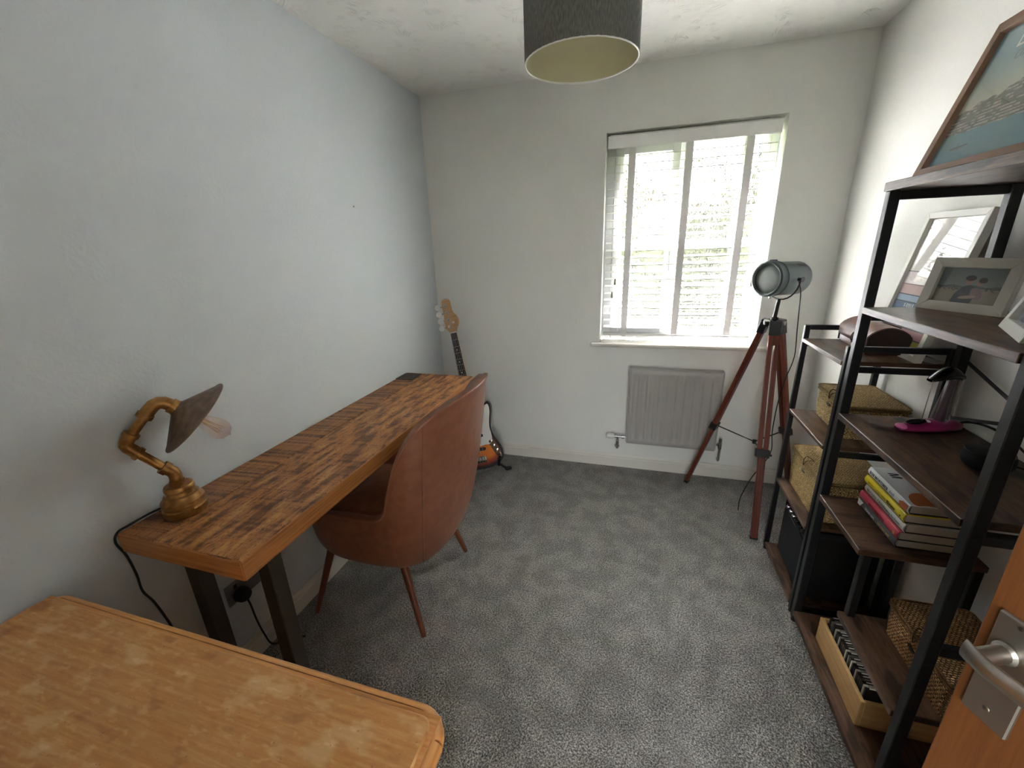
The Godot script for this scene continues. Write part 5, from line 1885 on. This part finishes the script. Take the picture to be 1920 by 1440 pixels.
func books() -> void:
	var defs := [
		["grey hardback at the bottom of the stack, white and gold spine lettering", Color8(92, 96, 100), Color8(206, 208, 210), [["Steve ran", 0.013, -0.035, Color8(226, 226, 222)], ["THE HIGH WAY", 0.010, 0.050, Color8(214, 190, 120)]]],
		["red and pink hardback in the stack, dark spine lettering", Color8(206, 62, 82), Color8(206, 62, 82), [["ANTO VENTURA", 0.013, -0.005, Color8(132, 30, 48)], ["D", 0.014, 0.098, Color8(244, 200, 120)]]],
		["white hardback in the middle of the stack, grey spine lettering", Color8(214, 214, 206), Color8(222, 224, 224), [["MICHAEL CAINE", 0.014, -0.045, Color8(140, 140, 136)], ["Blowing the Doors", 0.010, 0.050, Color8(120, 124, 128)]]],
		["bright yellow hardback second from the top of the stack", Color8(232, 206, 20), Color8(232, 206, 20), [["WON'T LOST DOG", 0.013, -0.035, Color8(196, 170, 20)], ["Never", 0.016, 0.048, Color8(40, 34, 16)], ["s", 0.013, 0.098, Color8(60, 52, 20)]]],
		["white hardback topmost in the stack, orange end and black capitals", Color8(222, 224, 226), Color8(214, 216, 220), [["BOB MORTIMER", 0.0145, -0.048, Color8(56, 58, 60)], ["And", 0.014, 0.030, Color8(150, 152, 154)]]]]
	var y := 0.6065
	var off := [0.0, 0.006, 0.010, 0.004, 0.001]
	var xo := [0.0, -0.004, 0.004, 0.000, 0.006]
	for k in 5:
		var th := 0.0295
		var len_ := 0.228
		var wd := 0.150
		var z0: float = 1.178 + off[k]
		var x0: float = 2.146 + xo[k]
		var bm := mat("book_cloth_%d" % k, defs[k][1], 0.35)
		var t := thing("book", defs[k][0], "book", Vector3(x0 + wd / 2, y, z0 + len_ / 2), "hardbacks stacked on the short shelf")
		# pages
		var m := MB.new()
		m.span(Vector3(x0 + 0.008, y + 0.003, z0 + 0.003), Vector3(x0 + wd - 0.003, y + th - 0.003, z0 + len_ - 0.003), 0.0)
		part("pages", m, M.paper, t)
		for q in [[y, y + 0.0026], [y + th - 0.0028, y + th - 0.0002]]:
			m = MB.new()
			m.span(Vector3(x0 + 0.002, q[0], z0), Vector3(x0 + wd, q[1], z0 + len_), 0.0008)
			part("board", m, bm if q[0] > y else M.black_plastic, t)
		# rounded spine
		m = MB.new()
		var sp := PackedVector2Array()
		for j in 11:
			var s := j / 10.0
			sp.append(Vector2(x0 - 0.006 * sin(PI * s) + 0.004, y + th * s))
		for j in 11:
			var s := 1.0 - j / 10.0
			sp.append(Vector2(x0 - 0.006 * sin(PI * s) + 0.0065, y + th * s))
		m.prism(sp, z0, z0 + len_, Transform3D.IDENTITY, 0.0, true)
		var spn := part("spine", m, bm, t)
		var o := t.position
		# spine lettering reads down the stack towards the near end
		for wd_ in defs[k][3]:
			var ink := mat("ink_%s" % wd_[0], wd_[3], 0.6)
			var bs := Basis(Vector3(0, 0, 1), Vector3(0, 1, 0), Vector3(-1, 0, 0))
			letters(wd_[0], wd_[1], ink, spn, Transform3D(bs, Vector3(x0 - 0.0023, y + th / 2, z0 + len_ / 2 + wd_[2]) - o), "lettering", "Droid Sans", true)
		if k == 4:
			# cover: capital letters at the head, orange portrait at the foot
			var inkm := mat("ink_cover", Color8(36, 36, 38), 0.6)
			letters("M", 0.040, inkm, t, Transform3D(Basis(Vector3(0, 0, 1), Vector3(1, 0, 0), Vector3(0, 1, 0)), Vector3(x0 + 0.045, y + th + 0.0001, z0 + 0.052) - o), "cover_lettering", "Droid Sans", true)
			m = MB.new()
			var face := smooth_loop([Vector2(0.010, -0.112), Vector2(0.040, -0.108), Vector2(0.075, -0.112), Vector2(0.085, -0.085), Vector2(0.078, -0.052), Vector2(0.055, -0.038), Vector2(0.030, -0.046), Vector2(0.012, -0.072)], 4)
			var orange := mat("cover_orange", Color8(196, 104, 48), 0.4)
			m.prism(PackedVector2Array(face), 0.0, 0.0004, Transform3D(Basis(Vector3(1, 0, 0), Vector3(0, 0, -1), Vector3(0, 1, 0)), Vector3(x0 + 0.006, y + th - 0.0001, z0 + len_ / 2)))
			part("cover_picture", m, orange, t)
			m = MB.new()
			m.prism(PackedVector2Array([Vector2(0.074, 0.006), Vector2(0.110, 0.004), Vector2(0.1135, 0.0265), Vector2(0.088, 0.026), Vector2(0.070, 0.018)]), 0.0, 0.0006, Transform3D(Basis(Vector3(0, 0, 1), Vector3(0, 1, 0), Vector3(-1, 0, 0)), Vector3(x0 - 0.0018, y, z0 + len_ / 2)))
			part("spine_picture", m, orange, spn)
		if k == 0:
			m = MB.new()
			m.prism(PackedVector2Array([Vector2(-0.113, 0.004), Vector2(-0.096, 0.004), Vector2(-0.080, 0.025), Vector2(-0.113, 0.025)]), 0.0, 0.0006, Transform3D(Basis(Vector3(0, 0, 1), Vector3(0, 1, 0), Vector3(-1, 0, 0)), Vector3(x0 - 0.0018, y, z0 + len_ / 2)))
			part("spine_picture", m, M.frame_white, spn)
		y += th + 0.0002

func basket(called: String, label: String, a: Vector3, b: Vector3, side_mat: Material, lid_mat: Material, group := "", toggle := false) -> void:
	var t := thing(called, label, "basket", Vector3((a.x + b.x) / 2, a.y, (a.z + b.z) / 2), group)
	var lid_h := 0.030
	var ty := b.y
	var m := MB.new()
	# slightly bulging walls, rounded corners
	var rows := []
	var n := 8
	for j in n + 1:
		var s := j / float(n)
		var yy := lerpf(a.y, ty - 0.012, s)
		var bulge := 0.003 * sin(PI * s) - 0.004 * (1.0 - s)
		var rr := round_rect(b.x - a.x + 2 * bulge - 0.006, b.z - a.z + 2 * bulge - 0.006, 0.014, 4, (a.x + b.x) / 2, (a.z + b.z) / 2)
		var row := PackedVector3Array()
		for p in rr: row.append(Vector3(p.x, yy, p.y))
		rows.append(row)
	m.sheet(rows, false, true, 1)
	# coordinates round the walls in metres
	for q in m.t.size():
		var p := m.v[q]
		m.t[q] = Vector2(p.z if absf(p.x - (a.x + b.x) / 2) / (b.x - a.x) > absf(p.z - (a.z + b.z) / 2) / (b.z - a.z) else p.x, p.y)
	m.span(Vector3(a.x + 0.008, a.y, a.z + 0.008), Vector3(b.x - 0.008, a.y + 0.006, b.z - 0.008), 0.002)
	part("basket_body", m, side_mat, t)
	m = MB.new()
	m.prism(round_rect(b.x - a.x + 0.004, b.z - a.z + 0.004, 0.016, 4, (a.x + b.x) / 2, -(a.z + b.z) / 2), ty - 0.010, ty, Transform3D(Basis(Vector3(1, 0, 0), Vector3(0, 0, -1), Vector3(0, 1, 0)), Vector3.ZERO), 0.003)
	var lid := part("lid", m, lid_mat, t)
	# bound edges
	for yy in [ty - 0.001, ty - 0.013]:
		m = MB.new()
		var ring := []
		for p in round_rect(b.x - a.x + 0.005, b.z - a.z + 0.005, 0.016, 4, (a.x + b.x) / 2, (a.z + b.z) / 2):
			ring.append(Vector3(p.x, yy, p.y))
		m.tube(ring, 0.0032, 6, true)
		part("bound_edge", m, lid_mat, lid)
	# cord loop and toggle on the front
	var zc := (a.z + b.z) / 2
	m = MB.new()
	m.tube(smooth_loop([Vector3(a.x + 0.03, ty + 0.002, zc - 0.004), Vector3(a.x + 0.01, ty + 0.014, zc - 0.018), Vector3(a.x - 0.004, ty + 0.006, zc - 0.012), Vector3(a.x - 0.007, ty - 0.02, zc - 0.002), Vector3(a.x - 0.004, ty + 0.004, zc + 0.008), Vector3(a.x + 0.012, ty + 0.010, zc + 0.010)], 4), 0.0014, 6, true)
	part("cord_loop", m, M.cord_brown, lid)
	m = MB.new()
	var yk := ty - 0.042
	m.tube([Vector3(a.x - 0.005, yk + 0.003, zc - 0.014), Vector3(a.x - 0.007, yk, zc), Vector3(a.x - 0.005, yk - 0.003, zc + 0.014)], [0.003, 0.0045, 0.003], 8)
	part("toggle", m, M.tan_strap, t)

const ORD := ["first", "second", "third", "fourth", "fifth", "sixth", "seventh", "eighth", "ninth", "tenth", "eleventh", "twelfth", "thirteenth", "fourteenth", "fifteenth", "sixteenth", "seventeenth", "eighteenth", "nineteenth", "twentieth", "twenty-first", "twenty-second", "twenty-third", "twenty-fourth", "twenty-fifth", "twenty-sixth", "twenty-seventh", "twenty-eighth", "twenty-ninth", "thirtieth"]

func crate() -> void:
	var a := Vector3(2.083, 0.0605, 1.258); var b := Vector3(2.325, 0.162, 1.572)
	var t := thing("crate", "pale wooden box filled with plastic cases on the bottom shelf", "crate", Vector3((a.x + b.x) / 2, a.y, (a.z + b.z) / 2))
	var th := 0.011
	var m := MB.new()
	m.span(a, Vector3(b.x, a.y + 0.006, b.z), 0.001)
	part("bottom_panel", m, M.crate_wood, t)
	for s in [[a, Vector3(a.x + th, b.y, b.z)], [Vector3(b.x - th, a.y, a.z), b], [Vector3(a.x + th, a.y, a.z), Vector3(b.x - th, b.y, a.z + th)], [Vector3(a.x + th, a.y, b.z - th), Vector3(b.x - th, b.y, b.z)]]:
		m = MB.new()
		m.uo = Vector2(rng.randf(), rng.randf())
		m.span(s[0], s[1], 0.0018)
		part("side_panel", m, M.crate_wood, t)
	m = MB.new()
	m.prism(PackedVector2Array([Vector2(0, 0), Vector2(0.016, 0), Vector2(0, 0.016)]), a.y + 0.006, b.y - 0.004, Transform3D(Basis(Vector3(1, 0, 0), Vector3(0, 0, 1), Vector3(0, 1, 0)), Vector3(a.x + th, 0, a.z + th)))
	part("corner_block", m, M.crate_wood, t)
	# cases, on edge, spines up
	var z := a.z + th + 0.022
	var cols := [Color8(34, 32, 34), Color8(196, 190, 178), Color8(60, 56, 54), Color8(120, 112, 104), Color8(28, 28, 32), Color8(84, 70, 60), Color8(170, 160, 150)]
	var shells := []
	for c in cols:
		shells.append(mat("case_%d" % shells.size(), c, 0.3))
	var proto: Node3D = null
	var k := 0
	while z < b.z - th - 0.012:
		var ci := [0, 3, 2, 1, 0, 4, 6, 0, 2, 5, 0, 1][k % 12] as int
		var tone: String = ["near-black", "pale cream", "dark grey", "mid grey", "black", "dark brown", "light grey"][ci]
		var nth: String = ORD[k]
		var tt := thing("disc_case", "%s disc case standing in the wooden box, %s counted from the window end" % [tone, nth], "disc case", Vector3(a.x + th + 0.075, a.y + 0.006, z + 0.005), "disc cases filed in the wooden box")
		m = MB.new()
		var lean := 0.0 if k > 2 else 0.10
		var bs := Basis(Vector3.RIGHT, -lean)
		m.box(Vector3(0, 0.0625, 0), Vector3(0.142, 0.123, 0.0075), bs, 0.0006)
		part("case_shell", m, shells[ci], tt, true)
		m = MB.new()
		m.box(bs * Vector3(0, 0.0625 + 0.0618, 0), Vector3(0.120, 0.0012, 0.0035), bs, 0.0)
		part("paper_spine", m, M.frame_white if ci in [0, 2, 4] else M.grey_plastic, tt, true)
		z += 0.0100 if k > 2 else 0.0135
		k += 1

func far_shelf_items() -> void:
	# leather case on the top shelf
	var a := Vector3(2.158, 1.0895, 0.712); var b := Vector3(2.285, 1.190, 0.978)
	var t := thing("leather_case", "brown leather case with a domed flap lid and strap", "case", Vector3((a.x + b.x) / 2, a.y, (a.z + b.z) / 2), "", Basis(Vector3.UP, -0.06))
	var o := t.position
	var hw := (b.x - a.x) / 2; var hl := (b.z - a.z) / 2; var h := b.y - a.y
	var m := MB.new()
	m.box(Vector3(0, 0.034, 0), Vector3(hw * 2 - 0.008, 0.068, hl * 2 - 0.010), Basis.IDENTITY, 0.006)
	part("case_body", m, M.leather_case, t, true)
	# domed lid with skirts, drawn along the case
	var prof := PackedVector2Array()
	for k in 13:
		var s := k / 12.0
		var x := lerpf(-hw, hw, s)
		prof.append(Vector2(x, 0.066 + (h - 0.066) * pow(sin(PI * clampf(s, 0.0, 1.0)), 0.7)))
	prof.append(Vector2(hw, 0.045)); prof.append(Vector2(hw - 0.004, 0.045)); prof.append(Vector2(hw - 0.004, 0.060))
	prof.append(Vector2(-hw + 0.004, 0.060)); prof.append(Vector2(-hw + 0.004, 0.030)); prof.append(Vector2(-hw, 0.030))
	m = MB.new()
	m.prism(prof, -hl, hl, Transform3D.IDENTITY, 0.0, true)
	part("lid", m, M.leather_case, t, true)
	for z in [hl + 0.001, -hl - 0.001]:
		m = MB.new()
		var ep := PackedVector2Array()
		for k in 13:
			var s := k / 12.0
			ep.append(Vector2(lerpf(-hw + 0.001, hw - 0.001, s), 0.064 + (h - 0.066) * pow(sin(PI * s), 0.7)))
		ep.append(Vector2(hw - 0.002, 0.006)); ep.append(Vector2(-hw + 0.002, 0.006))
		m.prism(ep, z - 0.003, z + 0.003, Transform3D.IDENTITY, 0.001)
		part("end_panel", m, M.leather_dark, t, true)
	m = MB.new()
	m.tube(smooth_loop([Vector3(-hw - 0.003, 0.062, 0.02), Vector3(-hw - 0.006, 0.045, 0.028), Vector3(-hw - 0.003, 0.026, 0.022), Vector3(-hw - 0.006, 0.040, 0.012)], 5), 0.0016, 6, true)
	part("tie_cord", m, M.leather_dark, t, true)
	m = MB.new()
	m.ball(Vector3(-hw - 0.004, 0.026, 0.022), Vector3(0.004, 0.004, 0.004), 10, 8)
	part("stud", m, M.nickel, t, true)
	m = MB.new()
	m.tube(smooth_loop([Vector3(hw - 0.01, h - 0.02, -0.05), Vector3(hw * 0.4, h + 0.004, -0.02), Vector3(hw * 0.2, h + 0.003, 0.04), Vector3(hw * 0.7, h - 0.008, 0.09)], 5, false), 0.002, 6)
	part("strap", m, M.leather_dark, t, true)
	# long picture frame leaning on the wall behind the case
	var pm := pic("spines_print", 128, 256, spines_print)
	var f := framed("framed_poster", "tall narrow white-framed print of stacked colourful spines leaning on the wall", "framed print", 0.305, 0.482, 0.020, 0.022, M.frame_white, pm, facing(Vector3(2.252, 1.0900, 0.913), Vector3(0, 0, 1), 0.185))
	for q in [["S DYLE", 0.018, 0.168, -0.04, M.frame_white], ["the long road home", 0.010, 0.104, 0.0, M.lamp_grey]]:
		letters(q[0], q[1], q[4], f, Transform3D(Basis.IDENTITY, Vector3(q[3], q[2], -0.0127)), "lettering", "Droid Sans", true)
	# papers and a pen by the case
	m = MB.new()
	m.box(Vector3(2.318, 1.0905, 1.015), Vector3(0.05, 0.002, 0.09), Basis(Vector3.UP, 0.3), 0.0)
	solo("note_card", m, M.frame_white, Vector3(2.318, 1.0895, 1.015), "plain white note card lying beside the brown leather case", "card")
	# baskets and amplifier
	basket("lidded_basket", "smaller lidded seagrass basket on the middle shelf of the low bookcase", Vector3(2.130, 0.7675, 0.722), Vector3(2.325, 0.900, 0.998), M.seagrass, M.seagrass_lid, "lidded seagrass baskets on the low bookcase")
	basket("lidded_basket", "bigger lidded seagrass basket on the shelf above the black amplifier", Vector3(2.088, 0.4145, 0.700), Vector3(2.322, 0.597, 1.032), M.seagrass, M.seagrass_lid, "lidded seagrass baskets on the low bookcase")
	var am := thing("amplifier", "black guitar amplifier box with a row of control knobs", "amplifier", Vector3(2.21, 0.0455, 0.885))
	m = MB.new()
	m.span(Vector3(2.092, 0.053, 0.735), Vector3(2.330, 0.365, 1.050), 0.006)
	part("cabinet", m, M.black_plastic, am)
	m = MB.new()
	m.span(Vector3(2.087, 0.066, 0.750), Vector3(2.094, 0.292, 1.035), 0.003)
	part("grille_cloth", m, M.black_cloth, am)
	m = MB.new()
	m.span(Vector3(2.088, 0.303, 0.748), Vector3(2.094, 0.352, 1.037), 0.002)
	var cp := part("control_panel", m, M.black_gloss, am)
	for k in 6:
		m = MB.new()
		m.lathe([Vector2(0, 0), Vector2(0.009, 0), Vector2(0.008, 0.010), Vector2(0.0065, 0.012), Vector2(0, 0.012)], 16, Transform3D(Basis(Vector3(0, 1, 0), Vector3(-1, 0, 0), Vector3(0, 0, 1)), Vector3(2.088, 0.328, 0.80 + 0.036 * k)))
		part("control_knob", m, M.black_plastic if k > 2 else M.chrome, cp)
	for p in [[2.11, 0.76], [2.11, 1.03], [2.31, 0.76], [2.31, 1.03]]:
		m = MB.new()
		m.lathe([Vector2(0, 0.0455), Vector2(0.009, 0.0455), Vector2(0.011, 0.0535), Vector2(0, 0.0535)], 12, Transform3D(Basis(), Vector3(p[0], 0, p[1])))
		part("rubber_foot", m, M.black_plastic, am)

func small_things() -> void:
	# double socket on the wall under the desk with a plug in it
	var t := thing("wall_socket", "steel double wall socket under the near end of the desk", "socket", Vector3(0.004, 0.325, 1.815))
	var m := MB.new()
	m.span(Vector3(0.0, 0.285, 1.748), Vector3(0.008, 0.370, 1.882), 0.002)
	part("face_plate", m, M.plate_steel, t)
	for z in [1.785, 1.846]:
		m = MB.new()
		m.span(Vector3(0.0078, 0.342, z - 0.006), Vector3(0.0105, 0.360, z + 0.006), 0.001)
		part("switch", m, M.black_plastic, t)
	var p := thing("power_plug", "black power plug in the wall socket with its lead trailing to the floor", "plug", Vector3(0.03, 0.312, 1.838))
	m = MB.new()
	m.lathe([Vector2(0, 0), Vector2(0.026, 0), Vector2(0.028, 0.006), Vector2(0.027, 0.024), Vector2(0.022, 0.034), Vector2(0, 0.036)], 24, Transform3D(Basis(Vector3(0, -1, 0), Vector3(1, 0, 0), Vector3(0, 0, 1)), Vector3(0.0085, 0.312, 1.838)))
	part("plug_body", m, M.black_plastic, p)
	m = MB.new()
	m.tube(smooth_loop([Vector3(0.030, 0.290, 1.832), Vector3(0.030, 0.25, 1.826), Vector3(0.026, 0.17, 1.818), Vector3(0.026, 0.08, 1.805), Vector3(0.034, 0.015, 1.79), Vector3(0.07, 0.0045, 1.75), Vector3(0.13, 0.004, 1.72)], 5, false), 0.0034, 8)
	part("lead", m, M.black_plastic, p)
	# dark smudge-like wall fixing
	m = MB.new()
	m.lathe([Vector2(0, 0), Vector2(0.004, 0), Vector2(0.003, 0.004), Vector2(0, 0.005)], 10, Transform3D(Basis(Vector3(0, -1, 0), Vector3(1, 0, 0), Vector3(0, 0, 1)), Vector3(0.0, 1.716, 0.81)))
	solo("picture_nail", m, M.plate_steel, Vector3(0.0, 1.716, 0.81), "tiny nail head left in the blue-grey wall above the desk", "nail")
